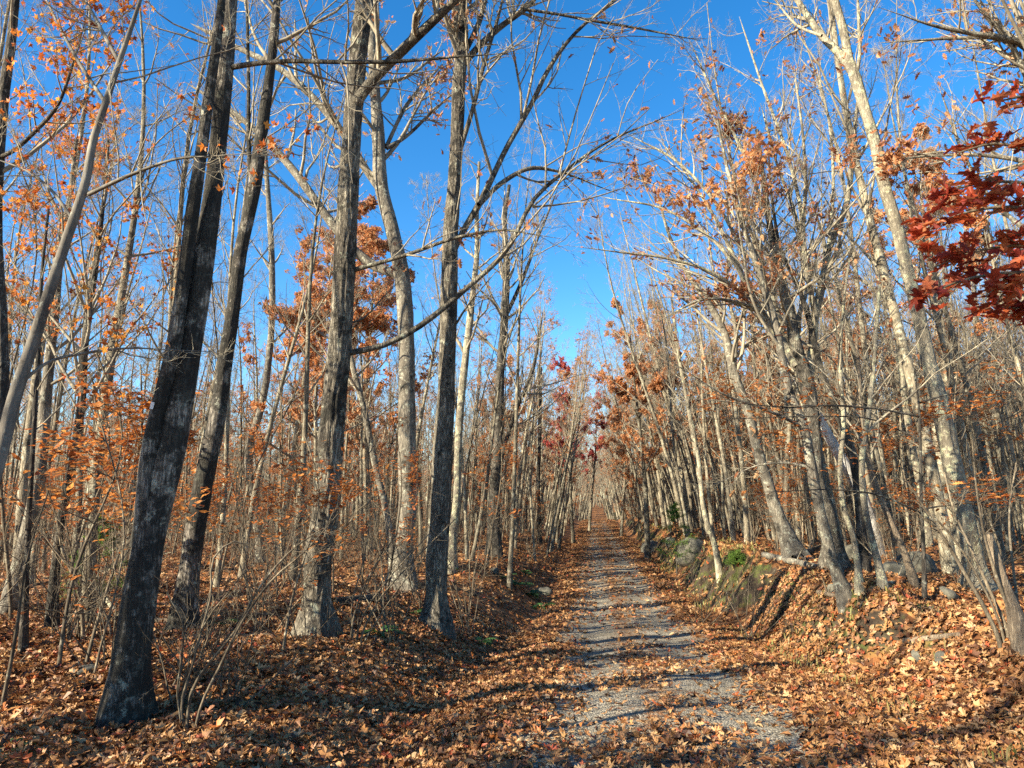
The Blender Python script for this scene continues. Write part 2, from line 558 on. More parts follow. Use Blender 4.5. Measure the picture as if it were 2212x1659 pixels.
def gravel_mat():
    m, nt, out = new_mat('grey_gravel')
    L = nt.links
    tc = N(nt, 'ShaderNodeTexCoord')
    vec = tc.outputs['Object']
    vo = N(nt, 'ShaderNodeTexVoronoi', Scale=55.0)
    L.new(vec, vo.inputs['Vector'])
    sep = N(nt, 'ShaderNodeSeparateColor')
    L.new(vo.outputs['Color'], sep.inputs[0])
    rp = ramp(nt, [(0.0, (0.11, 0.098, 0.072)), (0.5, (0.25, 0.222, 0.165)), (0.9, (0.36, 0.325, 0.25)), (1.0, (0.46, 0.42, 0.34))])
    L.new(sep.outputs[0], rp.inputs[0])
    nz = N(nt, 'ShaderNodeTexNoise', Scale=1.3, Detail=6.0, Roughness=0.65)
    L.new(vec, nz.inputs['Vector'])
    tn = ramp(nt, [(0.3, (0.75, 0.72, 0.66)), (0.7, (1.1, 1.1, 1.1))])
    L.new(nz.outputs['Fac'], tn.inputs[0])
    col = mixc(nt, 1.0, rp.outputs[0], tn.outputs[0], 'MULTIPLY')
    nz3 = N(nt, 'ShaderNodeTexNoise', Scale=9.0, Detail=4.0, Roughness=0.7)     # crushed leaf crumbs in the gravel
    L.new(vec, nz3.inputs['Vector'])
    cm = ramp(nt, [(0.60, (0, 0, 0)), (0.66, (1, 1, 1))])
    L.new(nz3.outputs['Fac'], cm.inputs[0])
    col = mixc(nt, mathn(nt, 'MULTIPLY', cm.outputs[0], 0.8), col, (0.20, 0.10, 0.045))
    sp = N(nt, 'ShaderNodeSeparateXYZ')
    L.new(vec, sp.inputs[0])
    uu = mathn(nt, 'SUBTRACT', mathn(nt, 'SUBTRACT', sp.outputs['X'], mathn(nt, 'MULTIPLY', sp.outputs['Y'], 0.117)), 0.55)
    wob = N(nt, 'ShaderNodeTexNoise', Scale=0.9, Detail=4.0, Roughness=0.6)
    L.new(vec, wob.inputs['Vector'])
    uu = mathn(nt, 'ADD', uu, mathn(nt, 'MULTIPLY', mathn(nt, 'SUBTRACT', wob.outputs['Fac'], 0.5), 0.9))
    trk = mathn(nt, 'ABSOLUTE', mathn(nt, 'SUBTRACT', mathn(nt, 'ABSOLUTE', uu), 0.72))      # distance from a wheel track
    fine = N(nt, 'ShaderNodeTexNoise', Scale=22.0, Detail=4.0, Roughness=0.7)
    L.new(vec, fine.inputs['Vector'])
    cov = mathn(nt, 'ADD', mathn(nt, 'MULTIPLY', trk, 1.1), mathn(nt, 'MULTIPLY', mathn(nt, 'SUBTRACT', fine.outputs['Fac'], 0.5), 2.4))
    cm2 = ramp(nt, [(0.58, (0, 0, 0)), (0.78, (1, 1, 1))])
    L.new(cov, cm2.inputs[0])
    lit, _h = litter_colour(nt, L, vec)
    col = mixc(nt, mathn(nt, 'MULTIPLY', cm2.outputs[0], 0.85), col, lit)
    bs = N(nt, 'ShaderNodeBsdfPrincipled', Roughness=0.92)
    bs.inputs['Specular IOR Level'].default_value = 0.2
    L.new(col, bs.inputs['Base Color'])
    bp = N(nt, 'ShaderNodeBump', Strength=0.9, Distance=0.02)
    L.new(mathn(nt, 'SUBTRACT', 1.0, vo.outputs['Distance']), bp.inputs['Height'])
    L.new(bp.outputs[0], bs.inputs['Normal'])
    L.new(bs.outputs[0], out.inputs['Surface'])
    return m


def rock_mat():
    m, nt, out = new_mat('mossy_granite')
    L = nt.links
    tc = N(nt, 'ShaderNodeTexCoord')
    oi = N(nt, 'ShaderNodeObjectInfo')
    nz = N(nt, 'ShaderNodeTexNoise', noise_dimensions='4D', Scale=7.0, Detail=7.0, Roughness=0.7)
    L.new(tc.outputs['Object'], nz.inputs['Vector'])
    L.new(mathn(nt, 'MULTIPLY', oi.outputs['Random'], 20.0), nz.inputs['W'])
    rp = ramp(nt, [(0.3, (0.03, 0.028, 0.02)), (0.48, (0.085, 0.08, 0.06)), (0.6, (0.15, 0.14, 0.10)), (0.72, (0.07, 0.08, 0.03))])
    L.new(nz.outputs['Fac'], rp.inputs[0])
    bs = N(nt, 'ShaderNodeBsdfPrincipled', Roughness=0.9)
    L.new(rp.outputs[0], bs.inputs['Base Color'])
    bp = N(nt, 'ShaderNodeBump', Strength=0.7, Distance=0.04)
    L.new(nz.outputs['Fac'], bp.inputs['Height'])
    L.new(bp.outputs[0], bs.inputs['Normal'])
    L.new(bs.outputs[0], out.inputs['Surface'])
    return m


M = {}
M['oak_bark'] = bark_mat('oak_bark', (0.075, 0.066, 0.052), (0.52, 0.47, 0.37), (0.50, 0.52, 0.38), 0.05, moss=0.30, furrow=1.0)
M['maple_bark'] = bark_mat('maple_bark', (0.07, 0.062, 0.052), (0.46, 0.42, 0.35), (0.52, 0.53, 0.40), 0.06, moss=0.8, furrow=0.8)
M['pale_bark'] = bark_mat('pale_bark', (0.22, 0.195, 0.145), (0.54, 0.49, 0.37), (0.60, 0.59, 0.36), 0.09, moss=0.05, furrow=0.8)
M['grey_bark'] = bark_mat('grey_bark', (0.12, 0.107, 0.085), (0.38, 0.345, 0.275), (0.48, 0.48, 0.36), 0.07, moss=0.25, furrow=0.6)
M['smooth_bark'] = bark_mat('smooth_bark', (0.17, 0.155, 0.13), (0.25, 0.235, 0.20), (0.34, 0.35, 0.28), 0.04, moss=0.1, furrow=0.25)
M['dark_bark'] = bark_mat('dark_bark', (0.045, 0.04, 0.034), (0.24, 0.215, 0.175), (0.35, 0.36, 0.28), 0.05, moss=0.5, furrow=0.8)
M['birch_bark'] = bark_mat('birch_bark', (0.45, 0.44, 0.41), (0.66, 0.65, 0.61), (0.5, 0.5, 0.44), -0.05, furrow=0.3, birch=True)
M['dead_bark'] = bark_mat('dead_bark', (0.18, 0.14, 0.10), (0.46, 0.37, 0.26), (0.5, 0.45, 0.33), 0.0, furrow=0.8)
M['wood_bark'] = bark_mat('wood_bark', (0.15, 0.13, 0.095), (0.42, 0.375, 0.28), (0.42, 0.42, 0.32), 0.08, moss=0.15, furrow=0.6, per_object=0.35)
M['twig'] = bark_mat('twig_bark', (0.24, 0.21, 0.155), (0.44, 0.395, 0.30), (0.36, 0.36, 0.28), 0.04, furrow=0.1)
M['stem'] = bark_mat('sapling_bark', (0.11, 0.09, 0.065), (0.28, 0.235, 0.17), (0.36, 0.34, 0.26), 0.05, furrow=0.2, per_object=0.3)
M['orange_leaf'] = leaf_mat('orange_leaf', [(0, (0.32, 0.07, 0.02)), (0.35, (0.58, 0.17, 0.03)), (0.7, (0.72, 0.26, 0.04)), (1, (0.80, 0.38, 0.07))], 0.5)
M['brown_leaf'] = leaf_mat('brown_leaf', [(0, (0.18, 0.065, 0.03)), (0.4, (0.40, 0.15, 0.062)), (0.75, (0.56, 0.26, 0.11)), (1, (0.64, 0.38, 0.2))], 0.45)
M['copper_leaf'] = leaf_mat('copper_leaf', [(0, (0.36, 0.13, 0.055)), (0.4, (0.60, 0.26, 0.10)), (0.8, (0.70, 0.38, 0.17)), (1, (0.74, 0.47, 0.26))], 0.5)
M['beech_leaf'] = leaf_mat('beech_leaf', [(0, (0.36, 0.10, 0.025)), (0.5, (0.60, 0.21, 0.05)), (1, (0.72, 0.34, 0.10))], 0.5)
M['crimson_leaf'] = leaf_mat('crimson_leaf', [(0, (0.30, 0.04, 0.045)), (0.5, (0.55, 0.09, 0.09)), (1, (0.62, 0.22, 0.14))], 0.45)
M['redoak_leaf'] = leaf_mat('redoak_leaf', [(0, (0.22, 0.026, 0.016)), (0.35, (0.40, 0.055, 0.022)), (0.7, (0.55, 0.11, 0.03)), (1, (0.62, 0.25, 0.11))], 0.5, rnd='OBJECT', gloss=0.5)
M['rest_redoak'] = leaf_mat('redoak_foliage', [(0, (0.20, 0.022, 0.016)), (0.35, (0.38, 0.05, 0.022)), (0.7, (0.52, 0.10, 0.03)), (1, (0.60, 0.23, 0.10))], 0.5, gloss=0.5)
M['yellow_green'] = leaf_mat('needle_green', [(0, (0.06, 0.14, 0.02)), (0.5, (0.13, 0.25, 0.04)), (1, (0.24, 0.35, 0.06))], 0.35)
M['fern_green'] = leaf_mat('fern_green', [(0, (0.03, 0.09, 0.025)), (1, (0.08, 0.19, 0.05))], 0.3)
M['litter_leaf'] = leaf_mat('litter_leaf', [(0, (0.06, 0.026, 0.014)), (0.16, (0.15, 0.062, 0.025)), (0.36, (0.26, 0.115, 0.042)), (0.55, (0.37, 0.18, 0.066)), (0.75, (0.45, 0.25, 0.10)), (0.9, (0.50, 0.33, 0.17)), (0.95, (0.36, 0.07, 0.03)), (1, (0.48, 0.17, 0.035))], 0.15, rnd='OBJECT', gloss=0.4)
M['dry_grass'] = leaf_mat('dry_grass', [(0, (0.16, 0.14, 0.05)), (0.5, (0.36, 0.28, 0.11)), (1, (0.20, 0.24, 0.06))], 0.3)
M['ground'] = ground_mat()
M['gravel'] = gravel_mat()
M['rock'] = rock_mat()
M['soil'] = bark_mat('bank_soil', (0.02, 0.015, 0.01), (0.07, 0.05, 0.03), (0.09, 0.10, 0.03), 0.12, furrow=1.0)


# ------------------------------------------------------------------ object helpers
def link(name, data, parent=None, loc=None):
    o = bpy.data.objects.new(name, data)
    COL.objects.link(o)
    if parent is not None:
        o.parent = parent
    if loc is not None:
        o.location = loc
    return o


def tag(o, label, cat, group=None):
    o['label'] = label
    o['category'] = cat
    if group:
        o['group'] = group
    return o


def root(name, loc, label=None, cat=None, group=None):
    e = link(name, None, None, loc)
    e.empty_display_size = 0.2
    if label:
        tag(e, label, cat, group)
    return e


def structure(name, me):
    o = link(name, me)
    o['kind'] = 'structure'
    return o


# ------------------------------------------------------------------ the setting: ground and road
def axis(*seg):
    out = []
    for a, b, s in seg:
        out.append(np.arange(a, b, s))
    return np.concatenate(out)


def grid_mesh(name, ys, us, mat, lift=0.0, edge=None):
    Y, U = np.meshgrid(ys, us, indexing='ij')
    if edge is not None:
        U = U * edge(Y, np.sign(U))
    X = xc(np.clip(Y, -60, 260)) + U
    Z = ground(X, Y) + lift
    n, m_ = Y.shape
    i = np.arange(n - 1)[:, None]
    j = np.arange(m_ - 1)[None, :]
    q = np.stack([i * m_ + j, i * m_ + j + 1, (i + 1) * m_ + j + 1, (i + 1) * m_ + j], -1).reshape(-1, 4)
    mb = MB()
    mb.add(np.stack([X, Y, Z], -1).reshape(-1, 3), q)
    return mb.mesh(name, mat)


ROWS = axis((-50, -2, 2), (-2, 4, 0.2), (4, 24, 0.11), (24, 40, 0.3), (40, 110, 1.0), (110, 260, 4), (260, 900, 80))
ROWS = np.append(ROWS, 1400)
COLS = axis((-900, -60, 120), (-60, -14, 2.5), (-14, -5, 0.5), (-5, 1.8, 0.2), (1.8, 5.2, 0.09), (5.2, 16, 0.4), (16, 60, 2.5), (60, 901, 120))
structure('ground', grid_mesh('ground', ROWS, COLS, M['ground']))
RR = ROWS[(ROWS > -40) & (ROWS < 96)]
road_edge = lambda Y, s: 1.0 + 0.16 * np.sin(Y * 0.55 + s * 1.3) + 0.12 * np.sin(Y * 1.7 + s * 2.1) + 0.08 * np.sin(Y * 4.1 + s)
structure('gravel_road', grid_mesh('gravel_road', RR, np.linspace(-1.4, 1.4, 16), M['gravel'], 0.016, road_edge))


# ------------------------------------------------------------------ trees
def bark_fn(r, lobes=11, amp=0.05, lump=0.05):
    ph = r.uniform(0, 6.28, 8)
    fr = r.uniform(0.6, 3.0, 8)

    def f(th, s):
        w = 0.5 * np.sin(s * fr[0] * 2 + ph[0]) + 0.35 * np.sin(s * fr[1] * 5 + ph[1])
        ridge = np.abs(np.sin(th * lobes / 2 + w * 1.6 + ph[2])) - 0.6
        ridge2 = np.sin(th * (lobes + 5) + 3.1 * np.sin(s * 4.3 + ph[3]) + ph[4])
        body = np.sin(th + s * fr[2] + ph[5]) * 0.5 + np.sin(2 * th - s * fr[3] * 1.4 + ph[6]) * 0.35 + 0.5 * np.sin(s * fr[4] * 3.2 + ph[7])
        foot = np.exp(-s / 0.28) * (0.10 + 0.55 * np.clip(np.cos(th * 2.5 + ph[6]), 0, 1) ** 2) * (1 if lobes > 8 else 0)
        return 1 + amp * ridge + amp * 0.35 * ridge2 + lump * body + foot
    return f


tri_total = [0]


def part(mb, name, mat, parent, origin, smooth=True):
    if not mb.n:
        return None
    tri_total[0] += mb.tris()
    return link(name, mb.mesh(name, mat, smooth, origin), parent)


def path_px(pts, D, drift=0.0, n=None):
    """pixel path (x, y, width) on the plane y = D (+ drift spread along it) -> (n,4) world points and radii"""
    out = []
    m = max(len(pts) - 1, 1)
    for i, (x, y, w) in enumerate(pts):
        p, t = px_at(x, y, D + drift * i / m)
        out.append([*p, 0.5 * w * t / F])
    out = np.array(out)
    return out if n is None else catmull(out, n)


def twiggery(r, mb, P, R, dens=1.0, leaf=None, scale=1.0, n2=5, n3=6, n4=3):
    """secondary branches, branchlets and twigs on limbs P,R; returns twig points for leaves"""
    pts = []
    C2, R2 = sprout(r, P, R, max(1, int(n2 * dens)), 0.18, 0.98, 48, 12, 0.48, 0.55, 6, 0.13, 0.07)
    tubes(mb, C2, R2, 4)
    C3, R3 = sprout(r, C2, R2, n3, 0.15, 1.0, 46, 14, 0.45, 0.6, 5, 0.16, 0.05, rmin=0.0026)
    tubes(mb, C3, R3, 3)
    C4, R4 = sprout(r, C3, R3, n4, 0.2, 1.0, 42, 14, 0.55, 0.7, 4, 0.16, 0.04, rmin=0.0019)
    tubes(mb, C4, R4, 3)
    return [C2, C3, C4]


def pick_leaves(r, Cs, n, clump=0.6):
    """leaf points near the twig ends, gathered into clumps with bare gaps between"""
    P = np.concatenate([Cs[-1][:, 1:].reshape(-1, 3), Cs[-2][:, 2:].reshape(-1, 3)])
    if not len(P) or n <= 0:
        return np.zeros((0, 3))
    k = r.normal(0, 1, (6, 3)) * 1.9
    f = np.sin(P @ k.T + r.uniform(0, 6.28, 6)).sum(1) / 2.4
    w = np.exp(clump * 2.2 * f)
    w /= w.sum()
    sel = r.choice(len(P), n, p=w)
    return P[sel] + r.normal(0, 0.05, (n, 3))


def make_tree(seed, trunk, R0, name=None, limbs=(), auto=14, t0=0.35, limb_len=(1.5, 4.0), limb_ang=45, dens=1.0, leaf=None, n_leaf=0,
              leaf_size=0.11, leaf_set=KITE, bark='oak_bark', twig='twig', sides=20, rings=80, origin=(0, 0, 0), parent=None, amp=0.06, lump=0.04,
              n2=5, n3=6, n4=3, extra_trunks=(), flat=None, up=0.06, clump=0.6, cap=False, limb_twigs=11, limb_bark=None):
    """trunk: (n,3) path, R0 radii. Makes trunk, limb, crown and foliage parts under parent."""
    r = np.random.default_rng(seed)
    mb = MB()
    tubes(mb, trunk, R0, sides, bark_fn(r, amp=amp, lump=lump) if sides > 8 else None, cap=cap)
    part(mb, 'trunk', M[bark], parent, origin)
    for (P, R) in extra_trunks:
        mb = MB()
        tubes(mb, P, R, sides, bark_fn(r, amp=amp, lump=lump))
        part(mb, 'trunk', M[bark], parent, origin)
    LP, LR = [], []
    for (P, R) in limbs:
        mb = MB()
        tubes(mb, P, R, 8, bark_fn(r, 5, 0.03, 0.06))
        part(mb, 'limb', M[limb_bark or bark], parent, origin)
        Q = catmull(np.concatenate([P, R[:, None]], 1), 9)
        LP.append(Q[:, :3])
        LR.append(Q[:, 3])
    crown = MB()
    Cs = []
    for (TP, TR) in [(trunk, R0)] + list(extra_trunks):
        if auto <= 0:
            break
        S = len(TP)
        t = np.sort(r.uniform(t0, 0.99, auto)) * (S - 1)
        k = np.minimum(t.astype(int), S - 2)
        pos = TP[k]
        tan = unit(TP[k + 1] - TP[k])
        a = r.uniform(0, 2 * np.pi) + np.arange(auto) * 2.4 + r.normal(0, .4, auto)
        horiz = np.stack([np.cos(a), np.sin(a), np.zeros(auto)], 1)
        an = np.radians(r.normal(limb_ang, 9, auto))[:, None]
        d = tan * np.cos(an) + horiz * np.sin(an)
        fr = (t / (S - 1) - t0) / (1 - t0)
        L = (limb_len[1] * (1 - fr) + limb_len[0] * fr) * r.uniform(0.65, 1.2, auto)
        C1 = grow(r, pos, d, L, 9, 0.10, up)
        r1 = np.minimum(TR[k] * r.uniform(0.3, 0.55, auto), 0.06)
        r1 = np.maximum(r1, 0.006)
        R1 = r1[:, None] * np.linspace(1, 0.25, 9)
        tubes(crown, C1, R1, 5)
        LP += list(C1)
        LR += list(R1)
    nl = len(limbs)
    if nl:
        Cs = twiggery(r, crown, np.array(LP[:nl]), np.array(LR[:nl]), dens, n2=limb_twigs, n3=n3, n4=n4)
    if len(LP) > nl:
        C_ = twiggery(r, crown, np.array(LP[nl:]), np.array(LR[nl:]), dens, n2=n2, n3=n3, n4=n4)
        Cs = [np.concatenate([a, b]) for a, b in zip(Cs, C_)] if Cs else C_
    part(crown, 'crown', M[twig], parent, origin)
    if n_leaf and Cs:
        mb = MB()
        pos = pick_leaves(r, Cs, n_leaf, clump)
        leaves_at(mb, r, pos, leaf_size * r.uniform(0.65, 1.25, len(pos)), leaf_set, flat)
        part(mb, 'foliage', M[leaf], parent, origin, smooth=False)


def extend_top(P, H):
    """continue a (n,4) trunk past the top of the frame up to height H"""
    d = unit(P[-1, :3] - P[-2, :3])
    d = unit(d * np.array([0.8, 1, 1]))
    z = P[-1, 2]
    if H <= z + 0.3:
        return P
    out = [P]
    r0 = P[-1, 3]
    for k in (0.33, 0.66, 1.0):
        h = (H - z) * k
        out.append(np.array([[*(P[-1, :3] + d / d[2] * h), max(r0 * (1 - 0.85 * k), 0.012)]]))
    return np.concatenate(out)


HERO = []


def hero(name, label, cat, seed, px, H=None, D=None, limbs=(), group=None, rings=110, drift=0.0, stems=(), flare=1.35, **kw):
    base = px_ground(px[0][0], px[0][1]) if D is None else None
    if D is None:
        D = base[1]
    P = path_px(px, D, drift)
    gz = float(ground(P[0, 0], P[0, 1]))
    o = np.array([P[0, 0], P[0, 1], gz])
    if D is not None and base is None:       # base hidden: run the trunk down to the ground below it
        P = np.concatenate([[[P[0, 0] - (P[1, 0] - P[0, 0]) * 0.2, D, gz, P[0, 3] * 1.1]], P]) if P[0, 2] > gz + 0.3 else P
        o = np.array([P[0, 0], P[0, 1], gz])
    P[0, 2] = gz if P[0, 2] < gz else P[0, 2]
    P[0, 3] *= flare
    foot = P[0].copy()
    foot[2] = gz - 0.18
    foot[:2] += (P[0, :2] - P[1, :2]) / max(P[1, 2] - P[0, 2], .1) * .12
    foot[3] *= 1.05
    P = np.concatenate([[foot], P])
    if H:
        P = extend_top(P, H)
    T = catmull(P, rings)
    e = root(name, o, label, cat, group)
    LB = []
    for (lp, dr) in limbs:
        Q = path_px(lp, D, dr, None)
        dq = unit(Q[-1, :3] - Q[-2, :3])
        Q[-1, 3] *= 0.75
        Q = np.concatenate([Q, [[*(Q[-1, :3] + dq * 0.35), 0.003]]])
        LB.append(catmull(Q, 26))
    ex = []
    for (sp, dr, h) in stems:
        Q = path_px(sp, D, dr)
        if h:
            Q = extend_top(Q, h)
        Q = catmull(Q, rings)
        ex.append((Q[:, :3], Q[:, 3]))
    make_tree(seed, T[:, :3], T[:, 3], limbs=[(q[:, :3], q[:, 3]) for q in LB], extra_trunks=ex, origin=o, parent=e, **kw)
    HERO.append((e, label, px[0][0], D))
    return e


# --- left of the road
hero('maple_tree', 'twin-stemmed grey maple with dark moss and a white blaze, leaning right at lower left', 'tree', 1,
     [(266, 1566, 80), (283, 1420, 74), (300, 1306, 68), (325, 1160, 62), (350, 1060, 58), (367, 986, 57), (392, 853, 50), (411, 753, 45), (428, 653, 45), (441, 553, 44), (462, 400, 37), (472, 300, 34), (488, 133, 33), (497, 0, 31)],
     H=13, bark='maple_bark', sides=32, rings=170, auto=12, t0=0.62, limb_len=(1.2, 2.6), dens=1.0, amp=0.035, lump=0.045, n2=4,
     stems=[([(312, 1180, 46), (315, 1100, 42), (323, 986, 37), (352, 853, 36), (375, 753, 33), (390, 653, 28), (404, 553, 26), (415, 467, 27), (434, 333, 24), (452, 200, 21), (467, 100, 19), (479, 0, 16)], -0.25, 11)],
     limbs=[([(497, 146, 12), (545, 138, 11), (620, 132, 10), (737, 134, 9), (850, 133, 8), (1000, 122, 5)], -0.5),
            ([(465, 338, 7), (383, 343, 6), (300, 372, 5), (240, 400, 4)], 0.3)])
hero('oak_tree', 'grey trunk with dark lichen standing close behind the twin-stemmed maple', 'tree', 2,
     [(397, 1354, 42), (413, 1206, 42), (437, 1053, 40), (472, 886, 33), (486, 786, 30), (506, 653, 28), (518, 553, 27), (550, 400, 27), (563, 300, 26), (582, 167, 20), (593, 67, 18), (598, 0, 16)],
     H=14, bark='maple_bark', sides=26, rings=130, auto=14, t0=0.55, limb_len=(1.0, 2.6), amp=0.05, n2=4,
     limbs=[([(545, 405, 12), (538, 330, 10), (537, 180, 8), (533, 0, 6)], 0.3), ([(480, 780, 6), (440, 740, 5), (380, 690, 3)], 0.4)])
hero('maple_sapling', 'slim grey trunk with an elbow bend, behind and right of the twin-stemmed maple', 'tree', 3,
     [(563, 1215, 17), (550, 1080, 17), (535, 986, 16), (567, 870, 15), (583, 753, 14), (587, 553, 13), (580, 433, 11), (573, 330, 9), (566, 200, 6)],
     H=None, bark='grey_bark', sides=12, rings=80, auto=12, t0=0.45, limb_len=(0.8, 2.0), n2=4)
hero('oak_tree', 'stout dark oak, left edge lit, a long branch arching right over the road', 'tree', 4,
     [(681, 1376, 72), (684, 1300, 60), (687, 1206, 57), (704, 1106, 55), (712, 986, 52), (720, 886, 50), (735, 740, 47), (740, 640, 46), (745, 553, 45), (752, 420, 42), (759, 300, 39), (769, 167, 37), (787, 0, 35)],
     H=17, bark='oak_bark', sides=48, rings=230, auto=12, t0=0.6, limb_len=(1.2, 3.4), amp=0.115, lump=0.03, n2=4, leaf='brown_leaf', n_leaf=150, leaf_set=OAK,
     limbs=[([(752, 247, 25), (800, 180, 24), (868, 110, 22), (920, 60, 20), (984, 0, 17), (1080, -90, 9)], -0.8),
            ([(745, 764, 13), (830, 745, 13), (904, 706, 13), (940, 680, 13), (1004, 626, 12), (1087, 550, 11), (1160, 423, 9), (1220, 370, 8), (1300, 313, 6), (1437, 253, 3)], 0.8),
            ([(765, 583, 11), (870, 553, 9), (1000, 510, 7), (1090, 497, 5), (1155, 507, 3)], -0.5),
            ([(745, 700, 5), (780, 690, 4), (830, 640, 3)], 0.4)])
hero('oak_tree', 'tall brown-grey trunk forking near the top, between the stout oak and verge oak', 'tree', 5,
     [(868, 1262, 46), (872, 1180, 42), (880, 1106, 39), (879, 986, 38), (879, 886, 37), (877, 720, 34), (867, 587, 33), (848, 500, 30), (823, 400, 29), (818, 300, 27), (810, 200, 22), (802, 67, 18), (800, 0, 16)],
     H=15, bark='grey_bark', sides=26, rings=130, auto=10, t0=0.6, limb_len=(1.4, 3.0), leaf='copper_leaf', n_leaf=700, leaf_set=OAK, leaf_size=0.13, n2=4, amp=0.05,
     limbs=[([(866, 592, 22), (820, 580, 21), (770, 545, 20), (717, 483, 19), (633, 367, 17), (573, 300, 14), (500, 240, 11), (420, 190, 6)], 1.0),
            ([(830, 420, 18), (800, 380, 17), (737, 283, 16), (607, 150, 14), (507, 100, 11), (430, 60, 7)], 1.4),
            ([(835, 320, 10), (870, 300, 8), (930, 245, 6), (975, 205, 4)], 0.5), ([(835, 315, 9), (880, 225, 8), (945, 150, 5)], 0.8),
            ([(815, 180, 9), (870, 170, 7), (940, 120, 5)], 0.6)])
hero('oak_tree', 'straight furrowed oak at the verge, nearest the road on its left side', 'tree', 6,
     [(941, 1362, 58), (942, 1300, 50), (944, 1206, 47), (951, 1106, 44), (956, 986, 41), (962, 886, 37), (968, 720, 35), (971, 587, 34), (973, 500, 31), (981, 400, 29), (988, 267, 27), (992, 167, 27), (998, 110, 25), (1000, 0, 17)],
     H=14.5, bark='oak_bark', sides=46, rings=220, auto=12, t0=0.62, limb_len=(1.2, 3.2), leaf='brown_leaf', n_leaf=420, leaf_set=OAK, leaf_size=0.12, n2=4, amp=0.105,
     limbs=[([(980, 545, 12), (1000, 500, 14), (1034, 443, 15), (1060, 390, 13), (1087, 333, 12), (1154, 213, 11), (1177, 163, 10), (1247, 67, 8), (1330, 0, 6), (1400, -60, 3)], 0.5),
            ([(1034, 443, 12), (1087, 393, 11), (1150, 363, 9), (1204, 370, 6), (1304, 407, 3)], 0.8),
            ([(995, 320, 11), (1020, 240, 10), (1044, 143, 9), (1075, 40, 7), (1095, -40, 4)], -0.4),
            ([(1000, 140, 16), (1040, 95, 14), (1085, 55, 12), (1144, 10, 11), (1180, -40, 7)], 0.3),
            ([(1130, 20, 7), (1200, 30, 6), (1270, 43, 6), (1370, 60, 5), (1474, 80, 3)], 0.4),
            ([(1000, 120, 13), (1030, 60, 12), (1050, 0, 10)], 0.5), ([(995, 125, 13), (985, 60, 12), (990, -20, 9)], -0.3),
            ([(985, 700, 5), (1010, 660, 4), (1060, 600, 3)], -0.4)])
hero('maple_tree', 'slim pale trunk directly right of the verge oak, forking high up', 'tree', 7,
     [(975, 1232, 20), (978, 1150, 18), (984, 1106, 17), (990, 953, 16), (1004, 786, 16), (1014, 700, 15), (1021, 636, 13), (1030, 553, 11), (1030, 467, 9), (1035, 350, 6)],
     bark='pale_bark', sides=14, rings=80, auto=14, t0=0.5, limb_len=(0.8, 2.4), n2=4, leaf='copper_leaf', n_leaf=120, leaf_size=.12, leaf_set=OAK)
hero('oak_tree', 'dark knobbly trunk halfway between the verge oak and the road', 'tree', 8,
     [(1068, 1200, 28), (1066, 1106, 26), (1077, 953, 21), (1080, 820, 19), (1090, 686, 17), (1094, 553, 14), (1090, 480, 10), (1100, 400, 7)],
     bark='dark_bark', sides=16, rings=90, auto=16, t0=0.5, limb_len=(1.0, 3.2), n2=4,
     limbs=[([(1090, 690, 9), (1130, 600, 8), (1160, 520, 5), (1200, 420, 3)], 1.0), ([(1080, 1000, 9), (1110, 900, 8), (1150, 800, 7), (1170, 690, 4)], -1.0)])
hero('dead_snag', 'thin dead pole with a snapped-off top, left of the far end of the road', 'tree', 9,
     [(1166, 1172, 9), (1163, 1060, 8), (1166, 930, 8), (1168, 793, 7)], bark='dark_bark', sides=10, rings=40, auto=3, t0=0.3, limb_len=(.4, .8), n2=1, n3=1, n4=1, cap=True)
hero('maple_tree', 'slender trunk leaning left, its foot beside the brown-grey forking trunk', 'tree', 10,
     [(850, 1240, 17), (834, 1100, 14), (814, 1020, 14), (787, 886, 13), (757, 766, 12), (748, 640, 10), (735, 500, 7)],
     bark='grey_bark', sides=12, rings=70, auto=10, t0=0.45, limb_len=(.8, 1.8), n2=4)
hero('maple_tree', 'smooth grey leaning maple at the left edge of the photo, crossing the frame', 'tree', 12,
     [(-78, 1290, 36), (-40, 1120, 31), (3, 970, 28), (33, 853, 26), (67, 753, 24), (110, 620, 22), (143, 520, 20), (187, 383, 17), (200, 310, 15), (230, 217, 13), (260, 127, 11), (285, 55, 9), (303, 0, 7)],
     D=5.0, H=9.5, bark='smooth_bark', sides=24, rings=110, auto=10, t0=0.45, limb_len=(.8, 2.0), n2=4, n3=5, leaf='orange_leaf', n_leaf=620, leaf_set=MAPLE, leaf_size=0.062, amp=0.012, lump=0.03, clump=0.9,
     limbs=[([(192, 420, 9), (283, 377, 7), (383, 343, 5), (460, 337, 3)], -0.5), ([(258, 135, 9), (225, 75, 8), (185, 0, 6)], 0.3),
            ([(228, 222, 9), (180, 150, 7), (140, 80, 6), (100, 0, 5)], 0.6), ([(155, 470, 7), (110, 410, 6), (60, 370, 5), (-10, 343, 3)], 0.4),
            ([(40, 830, 8), (110, 780, 7), (190, 762, 6), (290, 752, 4), (355, 755, 3)], 0.4)])
hero('maple_tree', 'dark slanting trunk rising off the left border, partly out of frame', 'tree', 13,
     [(-40, 1330, 34), (-25, 1150, 30), (-12, 1000, 28), (4, 830, 25), (2, 700, 24), (-8, 500, 23), (-2, 330, 21), (8, 210, 20), (24, 90, 18), (34, 0, 14)],
     D=6.2, H=10, bark='dark_bark', sides=20, rings=90, auto=12, t0=0.45, limb_len=(.8, 2.4), n2=4, leaf='orange_leaf', n_leaf=1300, leaf_set=MAPLE, leaf_size=0.075, clump=0.9,
     limbs=[([(0, 340, 10), (30, 325, 9), (80, 280, 8), (117, 240, 7), (157, 140, 5), (180, 60, 3)], -0.4)])
